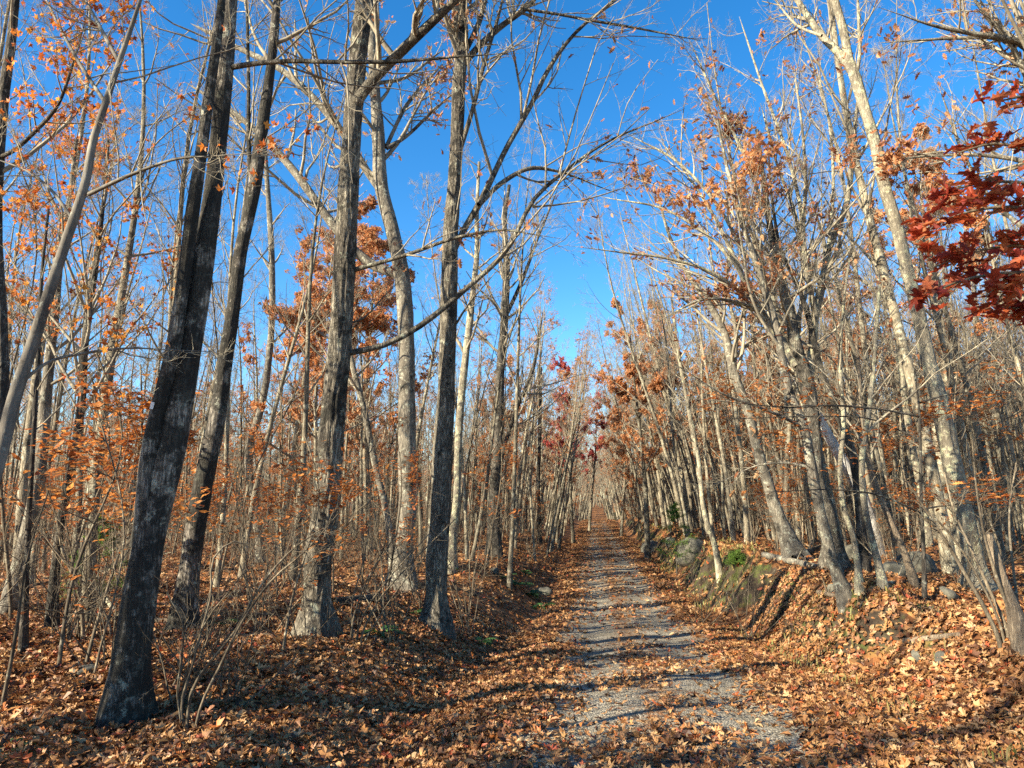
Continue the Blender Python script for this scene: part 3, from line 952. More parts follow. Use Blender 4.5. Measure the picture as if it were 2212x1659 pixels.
hero('maple_tree', 'straight grey trunk close to the left border with a bend near the ground', 'tree', 14,
     [(25, 1322, 36), (48, 1200, 30), (75, 1080, 28), (90, 970, 26), (103, 820, 21), (117, 686, 18), (130, 560, 13), (150, 430, 10), (165, 300, 7)],
     bark='grey_bark', sides=18, rings=90, auto=16, t0=0.45, limb_len=(.8, 2.6), n2=4, leaf='orange_leaf', n_leaf=700, leaf_set=MAPLE, leaf_size=0.085)
hero('maple_sapling', 'thin dark sapling stem standing in the sunlit leaves near the left border', 'sapling', 15,
     [(48, 1412, 14), (58, 1200, 12), (63, 1106, 11), (70, 986, 10), (83, 753, 9), (90, 600, 7), (105, 450, 5)],
     bark='dark_bark', sides=10, rings=60, auto=12, t0=0.35, limb_len=(.5, 1.4), n2=3, leaf='orange_leaf', n_leaf=170, leaf_set=MAPLE, leaf_size=.09)
hero('maple_tree', 'grey trunk with many upright branches left of the twin-stemmed maple', 'tree', 16,
     [(110, 1362, 20), (118, 1240, 18), (135, 1106, 17), (165, 953, 17), (178, 850, 16), (182, 760, 15), (195, 660, 13), (212, 540, 10), (225, 420, 7), (235, 300, 5)],
     bark='dark_bark', sides=14, rings=80, auto=22, t0=0.38, limb_len=(.8, 3.0), limb_ang=32, n2=4, leaf='orange_leaf', n_leaf=700, leaf_set=MAPLE, leaf_size=.085)

# --- right of the road
hero('ash_tree', 'big pale leaning trunk with yellow-green lichen at the right, forking into the sky', 'tree', 21,
     [(2110, 1272, 46), (2104, 1220, 42), (2095, 1172, 40), (2075, 1086, 39), (2047, 953, 36), (2025, 853, 33), (2007, 786, 30), (1978, 653, 26), (1960, 586, 25), (1940, 500, 25), (1910, 400, 24), (1888, 300, 23), (1867, 233, 21), (1847, 167, 22), (1836, 135, 18), (1822, 67, 17), (1803, 0, 15)],
     H=16.5, bark='pale_bark', sides=34, rings=170, auto=8, t0=0.72, limb_len=(1.2, 2.6), n2=4, amp=0.05, lump=0.025, twig='twig',
     limbs=[([(1843, 160, 17), (1815, 118, 16), (1775, 77, 15), (1745, 35, 13), (1722, 0, 12), (1680, -60, 6)], 0.6), ([(1848, 172, 9), (1857, 117, 8), (1855, 50, 7), (1852, -20, 5)], -0.3),
            ([(1775, 77, 7), (1730, 60, 6), (1690, 20, 4), (1660, -30, 3)], 0.8), ([(1900, 335, 5), (1960, 335, 4), (2060, 325, 3)], -0.6)])
hero('oak_tree', 'dark furrowed oak trunk on the bank, in the middle of the right-hand clump', 'tree', 22,
     [(1803, 1226, 48), (1798, 1180, 42), (1785, 1110, 37), (1766, 1053, 34), (1758, 953, 33), (1748, 853, 31), (1735, 800, 30), (1722, 760, 26), (1708, 686, 22), (1692, 620, 19), (1678, 560, 16), (1662, 480, 13), (1648, 380, 10), (1635, 280, 7)],
     bark='oak_bark', sides=28, rings=120, auto=16, t0=0.5, limb_len=(1.2, 3.4), n2=5, leaf='brown_leaf', n_leaf=1900, leaf_set=OAK, leaf_size=0.12, amp=0.07, clump=.9,
     limbs=[([(1745, 830, 20), (1752, 786, 20), (1760, 686, 19), (1775, 620, 18), (1790, 540, 15), (1828, 443, 13), (1842, 333, 10), (1852, 217, 6)], 0.6),
            ([(1722, 790, 18), (1688, 736, 17), (1642, 670, 15), (1592, 573, 11), (1560, 500, 8), (1500, 400, 5), (1440, 320, 3)], 0.9),
            ([(1762, 686, 12), (1745, 600, 11), (1735, 500, 10), (1740, 400, 8), (1735, 300, 6), (1720, 180, 4)], -0.6),
            ([(1775, 620, 10), (1740, 555, 9), (1720, 470, 8), (1680, 360, 6), (1650, 250, 4)], 0.4),
            ([(1642, 670, 8), (1580, 650, 7), (1525, 646, 6), (1430, 690, 3)], -0.5),
            ([(1650, 690, 9), (1560, 600, 7), (1450, 560, 6), (1340, 545, 4), (1262, 535, 2)], -.7), ([(1615, 560, 9), (1540, 430, 7), (1450, 340, 5), (1375, 300, 3)], .3),
            ([(1640, 640, 8), (1530, 510, 7), (1430, 450, 5), (1325, 430, 3)], 1.0), ([(1662, 480, 9), (1605, 330, 7), (1545, 210, 5), (1500, 110, 3)], -.5),
            ([(1738, 480, 9), (1700, 330, 7), (1645, 180, 5), (1605, 60, 3)], .8), ([(1790, 540, 9), (1800, 400, 7), (1790, 260, 5), (1765, 150, 3)], 1.0)], limb_bark='pale_bark')
hero('maple_tree', 'curved dark trunk rooted on the lip of the bank, bending left over the road', 'tree', 23,
     [(1826, 1290, 27), (1808, 1240, 24), (1785, 1156, 22), (1772, 1106, 22), (1752, 1003, 21), (1735, 920, 19), (1708, 853, 17), (1692, 786, 16), (1672, 686, 15), (1650, 620, 14), (1630, 560, 12), (1600, 470, 10), (1570, 360, 7), (1550, 260, 5)],
     bark='grey_bark', sides=22, rings=110, auto=16, t0=0.45, limb_len=(.9, 2.6), n2=5, leaf='copper_leaf', n_leaf=650, leaf_set=OAK, leaf_size=0.12, clump=.9,
     limbs=[([(1735, 925, 8), (1700, 905, 8), (1640, 880, 6), (1560, 850, 4), (1480, 800, 3)], -0.6), ([(1752, 1010, 7), (1700, 1000, 6), (1640, 1005, 4), (1560, 1040, 2)], 0.3)])
hero('maple_tree', 'thin dark trunk speckled white, curving up behind the bank-lip maple', 'tree', 24,
     [(1866, 1232, 20), (1858, 1120, 18), (1845, 1003, 17), (1808, 886, 15), (1775, 803, 13), (1758, 736, 12), (1742, 670, 11), (1715, 600, 9), (1692, 553, 8), (1670, 450, 6), (1660, 330, 4)],
     bark='dark_bark', sides=14, rings=90, auto=14, t0=0.5, limb_len=(.9, 2.4), n2=4, leaf='brown_leaf', n_leaf=300, leaf_set=OAK, leaf_size=.12)
hero('birch_tree', 'white birch trunk leaning left inside the right-hand clump', 'tree', 25,
     [(1896, 1200, 24), (1868, 1086, 23), (1825, 1003, 22), (1792, 946, 20), (1772, 905, 18), (1715, 803, 17), (1690, 750, 15), (1655, 690, 11), (1628, 630, 8), (1605, 570, 5), (1590, 510, 3)],
     bark='birch_bark', sides=20, rings=90, auto=16, t0=0.5, limb_len=(.9, 2.8), n2=4, leaf='brown_leaf', n_leaf=250, leaf_set=OAK, leaf_size=.12)
hero('maple_sapling', 'pale thin trunk just right of the bank-lip maple', 'tree', 26,
     [(1858, 1276, 14), (1850, 1200, 12), (1843, 1160, 12), (1825, 1106, 11), (1815, 1020, 10), (1822, 920, 9), (1815, 800, 8), (1820, 680, 6), (1835, 560, 4)],
     bark='pale_bark', sides=12, rings=70, auto=12, t0=0.5, limb_len=(.7, 1.8), n2=3)
hero('maple_sapling', 'speckled grey trunk second right of the bank-lip maple', 'tree', 27,
     [(1908, 1270, 17), (1895, 1210, 15), (1885, 1172, 14), (1868, 1090, 13), (1862, 1000, 12), (1878, 880, 10), (1890, 760, 8), (1900, 620, 6)],
     bark='pale_bark', sides=12, rings=70, auto=12, t0=0.5, limb_len=(.7, 1.8), n2=3)
hero('cherry_tree', 'reddish slanting thin trunk left of the big pale leaning trunk', 'tree', 28,
     [(1977, 1266, 15), (1952, 1190, 14), (1922, 1123, 13), (1882, 1020, 12), (1866, 930, 10), (1858, 840, 8), (1850, 730, 6)],
     bark='dead_bark', sides=12, rings=70, auto=10, t0=0.5, limb_len=(.6, 1.6), n2=3)
hero('beech_tree', 'smooth pale beech trunk with wavy bends left of the big pale leaning trunk', 'tree', 29,
     [(2004, 1180, 16), (1995, 1100, 15), (1988, 1053, 15), (1972, 970, 14), (1958, 886, 14), (1948, 820, 13), (1938, 740, 12), (1935, 703, 11), (1920, 660, 9), (1900, 610, 6), (1885, 540, 4)],
     bark='pale_bark', sides=14, rings=80, auto=14, t0=0.5, limb_len=(.8, 2.4), n2=4, limbs=[([(1935, 705, 9), (1925, 660, 8), (1880, 620, 6), (1830, 580, 4)], .5)])
hero('oak_tree', 'dark trunk leaning left toward the road, first of the right-hand clump', 'tree', 30,
     [(1716, 1200, 36), (1692, 1140, 30), (1678, 1106, 27), (1662, 1053, 24), (1640, 986, 22), (1615, 886, 20), (1585, 803, 18), (1565, 720, 16), (1525, 646, 13), (1492, 603, 10), (1450, 520, 7), (1420, 420, 4)],
     bark='grey_bark', sides=20, rings=100, auto=18, t0=0.42, limb_len=(1.0, 3.4), n2=5, leaf='brown_leaf', n_leaf=900, leaf_set=OAK, leaf_size=.13, clump=.9,
     limbs=[([(1585, 803, 10), (1590, 720, 9), (1570, 620, 7), (1580, 500, 5), (1560, 380, 3)], -.6)])
hero('maple_sapling', 'pale slender trunk leaning left beside the dark hollow in the right bank', 'tree', 31,
     [(1556, 1244, 13), (1542, 1172, 12), (1525, 1123, 11), (1508, 986, 9), (1482, 853, 8), (1462, 740, 6), (1450, 640, 4)],
     bark='pale_bark', sides=12, rings=70, auto=12, t0=0.45, limb_len=(.8, 2.0), n2=4)
hero('dead_snag', 'broken dead trunk with stripped orange-tan wood at the right border', 'tree', 32,
     [(2206, 1376, 34), (2188, 1310, 26), (2160, 1240, 23), (2146, 1190, 21), (2134, 1152, 15)],
     bark='dead_bark', sides=16, rings=50, auto=0, cap=True)

hero('oak_tree', 'pale-limbed oak at the right border, brown leaves high over the big pale trunk', 'tree', 33,
     [(2345, 1330, 60), (2330, 1100, 52), (2310, 800, 46), (2300, 560, 42), (2290, 380, 38), (2270, 200, 32), (2250, 60, 26), (2230, -60, 20)],
     D=10.5, H=15, bark='grey_bark', sides=22, rings=90, auto=12, t0=0.5, limb_len=(1.4, 3.6), n2=5, leaf='brown_leaf', n_leaf=1500, leaf_set=OAK, leaf_size=.13, clump=.8,
     limbs=[([(2285, 330, 22), (2250, 180, 18), (2212, 97, 15), (2162, 83, 13), (2098, 72, 10), (2008, 53, 6), (1940, 30, 3)], -.6),
            ([(2265, 160, 14), (2212, 92, 12), (2150, 82, 9), (2080, 82, 7), (1942, 90, 4)], .6),
            ([(2295, 470, 16), (2260, 380, 13), (2212, 350, 11), (2142, 337, 9), (2040, 335, 7), (1908, 347, 4)], .5),
            ([(2280, 280, 14), (2215, 160, 12), (2175, 83, 10), (2135, 40, 8), (2105, 0, 6)], -.3),
            ([(2300, 560, 14), (2220, 500, 11), (2150, 440, 8), (2080, 330, 6), (2040, 220, 4)], .9)])
hero('oak_sapling', 'thin oak sapling with flat sprays of tan-orange leaves in front of the right-hand clump', 'sapling', 34,
     [(1998, 1300, 9), (1995, 1180, 8), (1990, 1080, 7), (1988, 960, 6), (1985, 880, 5), (1975, 800, 3)],
     bark='dark_bark', twig='stem', sides=8, rings=50, auto=3, t0=0.6, limb_len=(.3, .8), n2=4, n3=4, n4=2, leaf='beech_leaf', n_leaf=620, leaf_set=OAK, leaf_size=.105, flat=.35, up=0, clump=.5, limb_twigs=9,
     limbs=[([(1987, 900, 5), (1900, 884, 4), (1790, 876, 4), (1700, 880, 3), (1610, 872, 2)], -.5), ([(1988, 950, 4), (1880, 905, 3), (1760, 900, 3), (1570, 905, 2)], .4),
            ([(1992, 1110, 4), (1900, 1070, 4), (1800, 1058, 3), (1680, 1062, 2)], -.5), ([(1990, 1100, 4), (2060, 1090, 3), (2120, 1085, 3), (2210, 1078, 2)], -.4),
            ([(1986, 870, 4), (2060, 850, 3), (2150, 850, 2)], .3)])


def hero_shrub(name, label, D, stems, seed, mat='stem', n2=6, leaf=None):
    r = np.random.default_rng(seed)
    p = path_px([stems[0][0]], D)[0]
    o = np.array([p[0], p[1], float(ground(p[0], p[1]))])
    e = root(name, o, label, 'shrub' if 'shrub' in name else 'sapling')
    P, R = [], []
    for st in stems:
        Q = path_px(st, D, r.normal(0, .25))
        Q = np.concatenate([[[Q[0, 0], Q[0, 1], min(Q[0, 2], float(ground(Q[0, 0], Q[0, 1]))) - .05, Q[0, 3]]], Q])
        Q = catmull(Q, 18)
        mb = MB()
        tubes(mb, Q[:, :3], Q[:, 3], 7)
        part(mb, 'stem', M[mat], e, o)
        P.append(Q[4:, :3])
        R.append(Q[4:, 3])
    mb = MB()
    C2, R2 = sprout(r, np.array(P), np.array(R), n2, .35, 1, 42, 12, .30, .55, 6, .13, .03, rmin=.0022)
    tubes(mb, C2, R2, 4)
    C3, R3 = sprout(r, C2, R2, 5, .2, 1, 42, 12, .5, .7, 5, .15, .02, rmin=.0016)
    tubes(mb, C3, R3, 3)
    part(mb, 'crown', M['stem'], e, o)
    return e


b = px_ground(397, 1584)
hero_shrub('bare_shrub', 'long pale bare stems leaning right beside the foot of the twin-stemmed maple', b[1],
           [[(403, 1584, 7), (420, 1480, 7), (447, 1440, 6), (510, 1360, 5), (560, 1270, 5), (640, 1180, 4), (700, 1140, 2)],
            [(420, 1590, 7), (440, 1510, 6), (470, 1450, 6), (525, 1340, 5), (590, 1250, 4), (660, 1190, 3), (730, 1110, 2)],
            [(397, 1586, 6), (392, 1520, 6), (415, 1440, 5), (430, 1380, 5), (455, 1290, 4), (465, 1200, 4), (500, 1170, 3), (560, 1190, 2)],
            [(390, 1560, 4), (383, 1500, 4), (392, 1420, 4), (395, 1350, 3), (360, 1280, 2)]], 61)
b = px_ground(775, 1392)
hero_shrub('bare_shrub', 'fan of thin bare stems on the bank left of the verge oak', b[1],
           [[(757, 1394, 4), (765, 1330, 4), (800, 1240, 3), (860, 1150, 2)], [(768, 1396, 4), (790, 1320, 4), (840, 1250, 3), (930, 1150, 2)], [(778, 1396, 4), (810, 1310, 4), (880, 1225, 3), (985, 1120, 2)],
            [(785, 1400, 4), (815, 1340, 3), (870, 1260, 3), (920, 1200, 2)], [(762, 1392, 4), (760, 1310, 3), (785, 1210, 3), (800, 1130, 2)], [(773, 1396, 3), (775, 1320, 3), (830, 1180, 2), (850, 1090, 2)]], 62)
b = px_ground(2165, 1400)
hero_shrub('bare_shrub', 'clump of slanting bare grey stems leaning left at the right border', b[1],
           [[(2162, 1400, 10), (2125, 1310, 9), (2085, 1240, 8), (2050, 1180, 7), (2005, 1110, 5), (1960, 1040, 3)], [(2178, 1376, 8), (2140, 1280, 7), (2100, 1190, 6), (2060, 1100, 4), (2040, 1020, 3)],
            [(2200, 1370, 9), (2165, 1280, 8), (2130, 1170, 6), (2110, 1060, 4), (2100, 950, 3)], [(2170, 1390, 6), (2120, 1260, 5), (2040, 1140, 4), (1975, 1080, 2)], [(2205, 1360, 7), (2190, 1240, 6), (2180, 1120, 4), (2195, 1000, 3)]], 63)
b = px_ground(3, 1540)
hero_shrub('maple_sapling', 'thin bare stem curving up at the left border of the foreground leaves', b[1],
           [[(2, 1545, 9), (22, 1440, 8), (40, 1330, 7), (50, 1250, 5), (75, 1150, 4), (105, 1060, 3)]], 64, n2=7)
b = px_ground(178, 1392)
hero_shrub('maple_sapling', 'crooked bare sapling between the left border trees and the twin-stemmed maple', b[1],
           [[(178, 1392, 9), (178, 1330, 8), (165, 1260, 7), (135, 1190, 6), (125, 1130, 5), (100, 1050, 3)], [(240, 1370, 5), (205, 1290, 5), (150, 1220, 4), (130, 1160, 3)]], 65, n2=8)

# ------------------------------------------------------------------ background trees: prototypes copied one by one
def proto_path(r, H, r0, lean=0.06, wob=0.25, S=16):
    t = np.linspace(0, 1, S)
    a = r.uniform(0, 6.28)
    off = lean * H * t ** 1.3
    P = np.stack([np.cos(a) * off + wob * np.sin(t * r.uniform(3, 7) + r.uniform(0, 6)) * t, np.sin(a) * off + wob * np.sin(t * r.uniform(3, 7) + r.uniform(0, 6)) * t, t * H - 0.15], 1)
    P[:, :2] -= P[0, :2]
    R = np.maximum(r0 * (1 - t) ** 0.8, 0.01)
    R[0] *= 1.3
    return P, R


PROTO = {}


def proto(kind, seed, H, r0, **kw):
    r = np.random.default_rng(seed)
    P, R = proto_path(r, H, r0, kw.pop('lean', 0.06), kw.pop('wob', 0.25))
    e = bpy.data.objects.new(kind, None)
    before = set(bpy.data.objects)
    extra = kw.pop('extra', ())
    make_tree(seed, P, R, parent=e, **kw)
    kids = [o for o in bpy.data.objects if o not in before]
    for k in kids:
        COL.objects.unlink(k)
    PROTO.setdefault(kind, []).append((e, kids))


for s in range(6):
    proto('bare_tree', 100 + s, [13, 15, 12, 16, 14, 13][s], [.075, .10, .06, .12, .085, .07][s], auto=20, t0=0.34, limb_len=(.9, 2.8), limb_ang=36, bark='wood_bark', sides=7, n2=5, n3=5, n4=4, wob=0.4)
for s in range(3):
    proto('leafy_tree', 120 + s, [12, 13, 10][s], [.08, .10, .075][s], auto=18, t0=0.34, limb_len=(.9, 2.7), limb_ang=42, bark='wood_bark', sides=7, n2=5, n3=5, n4=3, leaf='copper_leaf', n_leaf=[520, 800, 640][s], leaf_size=.10, leaf_set=LOBED, wob=0.4)
for s in range(2):
    proto('copper_oak', 130 + s, [12.5, 11][s], [.15, .14][s], auto=20, t0=0.34, limb_len=(1.2, 3.4), limb_ang=52, bark='wood_bark', sides=8, n2=5, n3=5, n4=3, leaf='copper_leaf', n_leaf=[7500, 6500][s], leaf_size=.15, leaf_set=LOBED, clump=.5)
proto('crimson_maple', 135, 12, .13, auto=18, t0=0.34, limb_len=(1.0, 2.8), limb_ang=42, bark='wood_bark', sides=8, n2=4, n3=5, n4=3, leaf='crimson_leaf', n_leaf=4200, leaf_size=.15, leaf_set=LOBED, clump=.5)
for s in range(2):
    proto('orange_beech', 140 + s, [4.2, 3.2][s], [.028, .022][s], auto=16, t0=0.2, limb_len=(.3, 1.3), limb_ang=62, bark='stem', twig='stem', sides=5, n2=4, n3=4, n4=2, leaf='beech_leaf', n_leaf=[620, 480][s], leaf_size=.11, leaf_set=BEECH, flat=0.45, up=0.0, lean=.12)
for s in range(4):
    proto('bare_sapling', 150 + s, [4.5, 6.5, 3.4, 5.5][s], [.022, .034, .017, .026][s], auto=14, t0=0.2, limb_len=(.3, 1.3), limb_ang=40, bark='stem', twig='stem', sides=5, n2=3, n3=3, n4=2, lean=.12, wob=.35)


def make_shrub(seed, n, H, spread):
    r = np.random.default_rng(seed)
    e = bpy.data.objects.new('bare_shrub', None)
    d = np.stack([r.normal(0, spread, n), r.normal(0, spread, n), np.ones(n)], 1)
    L = H * r.uniform(.6, 1.1, n)
    C = grow(r, r.normal(0, .06, (n, 3)) * np.array([1, 1, 0]) - np.array([0, 0, .05]), d, L, 8, .09, .0)
    R = np.repeat(np.linspace(1, .3, 8)[None], n, 0) * r.uniform(.006, .012, n)[:, None]
    mb = MB()
    tubes(mb, C, R, 5)
    kids = [bpy.data.objects.new('stem', mb.mesh('stem', M['stem']))]
    mb2 = MB()
    C2, R2 = sprout(r, C, R, 5, .25, 1, 40, 12, .45, .6, 5, .14, .03, rmin=.003)
    tubes(mb2, C2, R2, 3)
    C3, R3 = sprout(r, C2, R2, 3, .2, 1, 42, 12, .5, .7, 4, .16, .02, rmin=.0022)
    tubes(mb2, C3, R3, 3)
    kids.append(bpy.data.objects.new('crown', mb2.mesh('crown', M['stem'])))
    tri_total[0] += mb.tris() + mb2.tris()
    for k in kids:
        k.parent = e
    PROTO.setdefault('bare_shrub', []).append((e, kids))


for s in range(4):
    make_shrub(170 + s, [9, 12, 7, 10][s], [1.6, 2.2, 1.3, 2.7][s], [.35, .4, .5, .3][s])

PLACED = []


def place(kind, x, y, s=1.0, variant=None, rz=None, tilt=0.0, name=None):
    v = PROTO[kind][rng.integers(0, len(PROTO[kind])) if variant is None else variant]
    e = bpy.data.objects.new(name or kind, None)
    COL.objects.link(e)
    e.empty_display_size = .2
    e.location = (x, y, float(ground(x, y)))
    e.rotation_euler = (rng.normal(0, .03), tilt + rng.normal(0, .03), rng.uniform(0, 6.28) if rz is None else rz)
    if tilt:
        e.rotation_euler = (Matrix.Rotation(tilt, 3, 'Y') @ Matrix.Rotation(float(rng.uniform(0, 6.28)), 3, 'Z')).to_euler()
    e.scale = (s, s, s * rng.uniform(.92, 1.12))
    for k in v[1]:
        c = k.copy()
        COL.objects.link(c)
        c.parent = e
    PLACED.append((e, kind, x, y))
    return e


taken = [(o.location.x, o.location.y) for o, *_ in HERO]


def free(x, y, dmin):
    for (a, b) in taken:
        if (a - x) ** 2 + (b - y) ** 2 < dmin * dmin:
            return False
    return True


def put(kind, x, y, s=1.0, dmin=0.0, **kw):
    taken.append((x, y))
    return place(kind, x, y, s, **kw)


# crowns that the photo shows, each where it stands
def put_px(kind, px, D, s, **kw):
    p, _ = px_at(px, HORIZON, D)
    return put(kind, p[0], D, s, **kw)


put_px('copper_oak', 690, 21, 1.0, variant=0)
put_px('copper_oak', 800, 26, 1.15, variant=1)
put_px('copper_oak', 610, 27, 1.05, variant=1)
put_px('copper_oak', 1395, 34, 0.95, variant=0)
put_px('copper_oak', 1470, 41, 1.0, variant=1)
put_px('copper_oak', 1340, 52, 1.0, variant=1)
put_px('crimson_maple', 1238, 46, .95)
put_px('crimson_maple', 1205, 58, .95)
put_px('copper_oak', 2060, 22, 1.25, variant=1)

for px, D, sc in ((1690, 21, 1.25), (1930, 19, 1.2), (2040, 14, 1.1), (330, 12, .95), (215, 10, .85), (-30, 9, .9), (480, 14, .95), (640, 15, 1.0), (60, 12, 1.0), (1100, 20, 1.0), (1010, 24, 1.1)):
    put_px('bare_tree', px, D, sc)
for px, D, sc in ((590, 9.2, 1.0), (860, 9.5, .9), (1010, 12, .9), (1500, 15, 1.0), (1600, 13, .9)):
    put_px('bare_shrub', px, D, sc)
put_px('orange_beech', 1345, 60, 1.7)
put_px('orange_beech', 1375, 48, 1.5)
put_px('orange_beech', 1230, 64, 1.5)
put_px('crimson_maple', 1272, 60, 1.05, tilt=.05)
ro = np.random.default_rng(77)
for i in range(34):
    y = 34 + 66 * (i + ro.random()) / 34
    left = i % 2 == 0
    u = float(ro.uniform(-3.4, -2.3) if left else ro.uniform(2.5, 3.6))
    put(['bare_tree', 'bare_tree', 'leafy_tree'][int(ro.integers(0, 3))], float(xc(y)) + u, y, float(ro.uniform(.85, 1.2)), tilt=float(ro.uniform(.12, .26)) * (1 if left else -1))

# the woods: individuals nearest the camera first
cand = []
yy = 11.0
rs = np.random.default_rng(21)
while len(cand) < 11000:
    y = 9.0 + (330 - 9.0) * rs.random() ** 1.15
    x = rs.uniform(-1, 1) * (0.76 * y + 1.2)
    u = x - float(xc(y))
    gl, gr = (-3.4, 4.2) if y < 28 else (-2.7, 3.1) if y < 96 else (-1.7, 1.9)
    if gl < u < gr and y < 184:
        continue
    if abs(u) < 6 and y < 28 and rs.random() < 0.35:
        continue
    if u < -12 and rs.random() < 0.45:
        continue
    if y < 14 and (abs(u) < 9):
        continue
    cand.append((x, y, u))
cand.sort(key=lambda c: c[1])
grid = {}


def try_take(x, y, dmin):
    gx, gy = int(x // 2), int(y // 2)
    for i in (-1, 0, 1):
        for j in (-1, 0, 1):
            for (a, b) in grid.get((gx + i, gy + j), ()):
                if (a - x) ** 2 + (b - y) ** 2 < dmin * dmin:
                    return False
    grid.setdefault((gx, gy), []).append((x, y))
    return True


for (a, b) in taken:
    grid.setdefault((int(a // 2), int(b // 2)), []).append((a, b))
n_ind = 0
far = []
for (x, y, u) in cand:
    nearer = float(np.clip((34 - y) / 20, 0, 1))
    if not try_take(x, y, (0.72 + 0.88 * nearer) if u > 0 else (1.2 + 1.1 * nearer)):
        continue
    right = u > 0
    q = rs.random()
    kind = ('leafy_tree' if q < .11 else 'bare_tree') if right else ('leafy_tree' if q < .32 else 'bare_tree')
    if q > .965 and y > 25:
        kind = 'copper_oak'
    s = float(rs.uniform(.75, 1.1)) * (0.97 if right else 0.88)
    tilt = float(rs.normal(-0.06, .05)) if right else float(rs.normal(0.03, .05))
    if abs(u) < 6 and y > 30:          # trees at the road's edge lean over it for light
        tilt += -0.13 if right else 0.13
        s *= 1.12
    if n_ind < 205:
        put(kind, x, y, s, tilt=tilt)
        n_ind += 1
    else:
        far.append((x, y, kind, s, tilt))

# saplings and shrubs of the understorey
n_sap = 0
sap_far = []
rs2 = np.random.default_rng(33)
SAP = []
for k in range(1500):
    y = 6.0 + 100 * rs2.random() ** 1.5
    x = rs2.uniform(-1, 1) * (0.8 * y + 1.5)
    u = x - float(xc(y))
    if -3.0 < u < 4.0 or (y < 9 and u > -5 and x > -2.2):
        continue
    if u > 0 and y < 10:
        continue
    if y < 18 and rs2.random() < .6:
        continue
    SAP.append((y, x, u))
SAP.sort()
for (y, x, u) in SAP:
    q = rs2.random()
    if u < 0:
        kind = 'bare_shrub' if q < .42 else 'bare_sapling' if q < .72 else 'orange_beech'
    else:
        kind = 'bare_shrub' if q < .35 else 'bare_sapling' if q < .86 else 'orange_beech'
    if kind == 'orange_beech' and u < 0 and x > -0.28 * y and rs2.random() < .6:
        kind = 'bare_sapling'
    s = float(rs2.uniform(.65, 1.15))
    if n_sap < 250:
        put(kind, x, y, s)
        n_sap += 1
    else:
        sap_far.append((x, y, kind, s, float(rs2.normal(0, .06))))

OUTSIDE = []
# trees behind and left of the camera, whose shade falls across the road and the leaves
for (x, y, v, s) in [(-6.5, -1.5, 3, 1.05), (-8.5, -4.5, 1, 1.1), (-13, -6, 0, 1.1), (-5.2, -6.5, 3, 1.1), (-7.5, -10, 3, 1.15), (-17, -10, 1, 1.2), (-4.6, -11, 1, 1.1), (-11, -13, 3, 1.1), (-8.8, -7.5, 1, 1.1),
                     (-10.5, -4, 3, 1.1), (-12, -8.5, 3, 1.1), (-15, -6, 3, 1.2), (-6.8, -3.6, 0, 1.0), (-9.6, -1.6, 0, 1.0), (-14.5, -11.5, 1, 1.1), (-19, -7, 1, 1.2), (-5.9, 1.9, 0, 1.0), (-7.4, 2.9, 5, 1.0), (-8.8, 4.4, 2, 1.05), (-4.6, -1.4, 3, 1.0), (-10.4, 1.2, 0, 1.1)]:
    k = 'bare_tree'
    OUTSIDE.append(put(k, x, y, s, variant=v))


for (x, y, v, s) in [(-4.3, 2.2, 0, .9), (-5.1, 1.1, 1, 1.0), (-5.8, 3.2, 0, 1.0), (-4.5, 0.1, 0, .85), (-6.6, 2.3, 0, 1.1), (-3.5, 0.8, 1, .8), (-7.2, 0.6, 0, 1.1), (-7.6, 4.2, 1, 1.2), (-3.0, -1.0, 1, .7)]:
    OUTSIDE.append(put('orange_beech', x, y, s, variant=v))


# ------------------------------------------------------------------ stuff drawn by geometry nodes: far woods, leaf litter
def scatter(name, pts, rots, scl, idx, sources):
    me = bpy.data.meshes.new(name)
    me.vertices.add(len(pts))
    me.vertices.foreach_set('co', np.asarray(pts, np.float32).ravel())
    for nm, ty, data, key in (('rot', 'FLOAT_VECTOR', rots, 'vector'), ('scl', 'FLOAT', scl, 'value'), ('idx', 'INT', idx, 'value')):
        at = me.attributes.new(nm, ty, 'POINT')
        at.data.foreach_set(key, np.asarray(data, np.int32 if ty == 'INT' else np.float32).ravel())
    me.update()
    o = link(name, me)
    o['kind'] = 'stuff'
    ng = bpy.data.node_groups.new(name, 'GeometryNodeTree')
    ng.interface.new_socket('Geometry', in_out='INPUT', socket_type='NodeSocketGeometry')
    ng.interface.new_socket('Geometry', in_out='OUTPUT', socket_type='NodeSocketGeometry')
    gi = ng.nodes.new('NodeGroupInput')
    go = ng.nodes.new('NodeGroupOutput')
    ip = ng.nodes.new('GeometryNodeInstanceOnPoints')
    gt = ng.nodes.new('GeometryNodeGeometryToInstance')
    for s in reversed(sources):
        oi = ng.nodes.new('GeometryNodeObjectInfo')
        oi.inputs['Object'].default_value = s
        ng.links.new(oi.outputs['Geometry'], gt.inputs[0])
    def attr(nm, ty):
        a = ng.nodes.new('GeometryNodeInputNamedAttribute')
        a.data_type = ty
        a.inputs['Name'].default_value = nm
        return [x for x in a.outputs if x.enabled][0]
    ng.links.new(gi.outputs[0], ip.inputs['Points'])
    ng.links.new(gt.outputs[0], ip.inputs['Instance'])
    ip.inputs['Pick Instance'].default_value = True
    ng.links.new(attr('idx', 'INT'), ip.inputs['Instance Index'])
    e2r = ng.nodes.new('FunctionNodeEulerToRotation')
    ng.links.new(attr('rot', 'FLOAT_VECTOR'), e2r.inputs[0])
    ng.links.new(e2r.outputs[0], ip.inputs['Rotation'])
    ng.links.new(attr('scl', 'FLOAT'), ip.inputs['Scale'])
    ng.links.new(ip.outputs[0], go.inputs[0])
    md = o.modifiers.new('scatter', 'NODES')
    md.node_group = ng
    return o


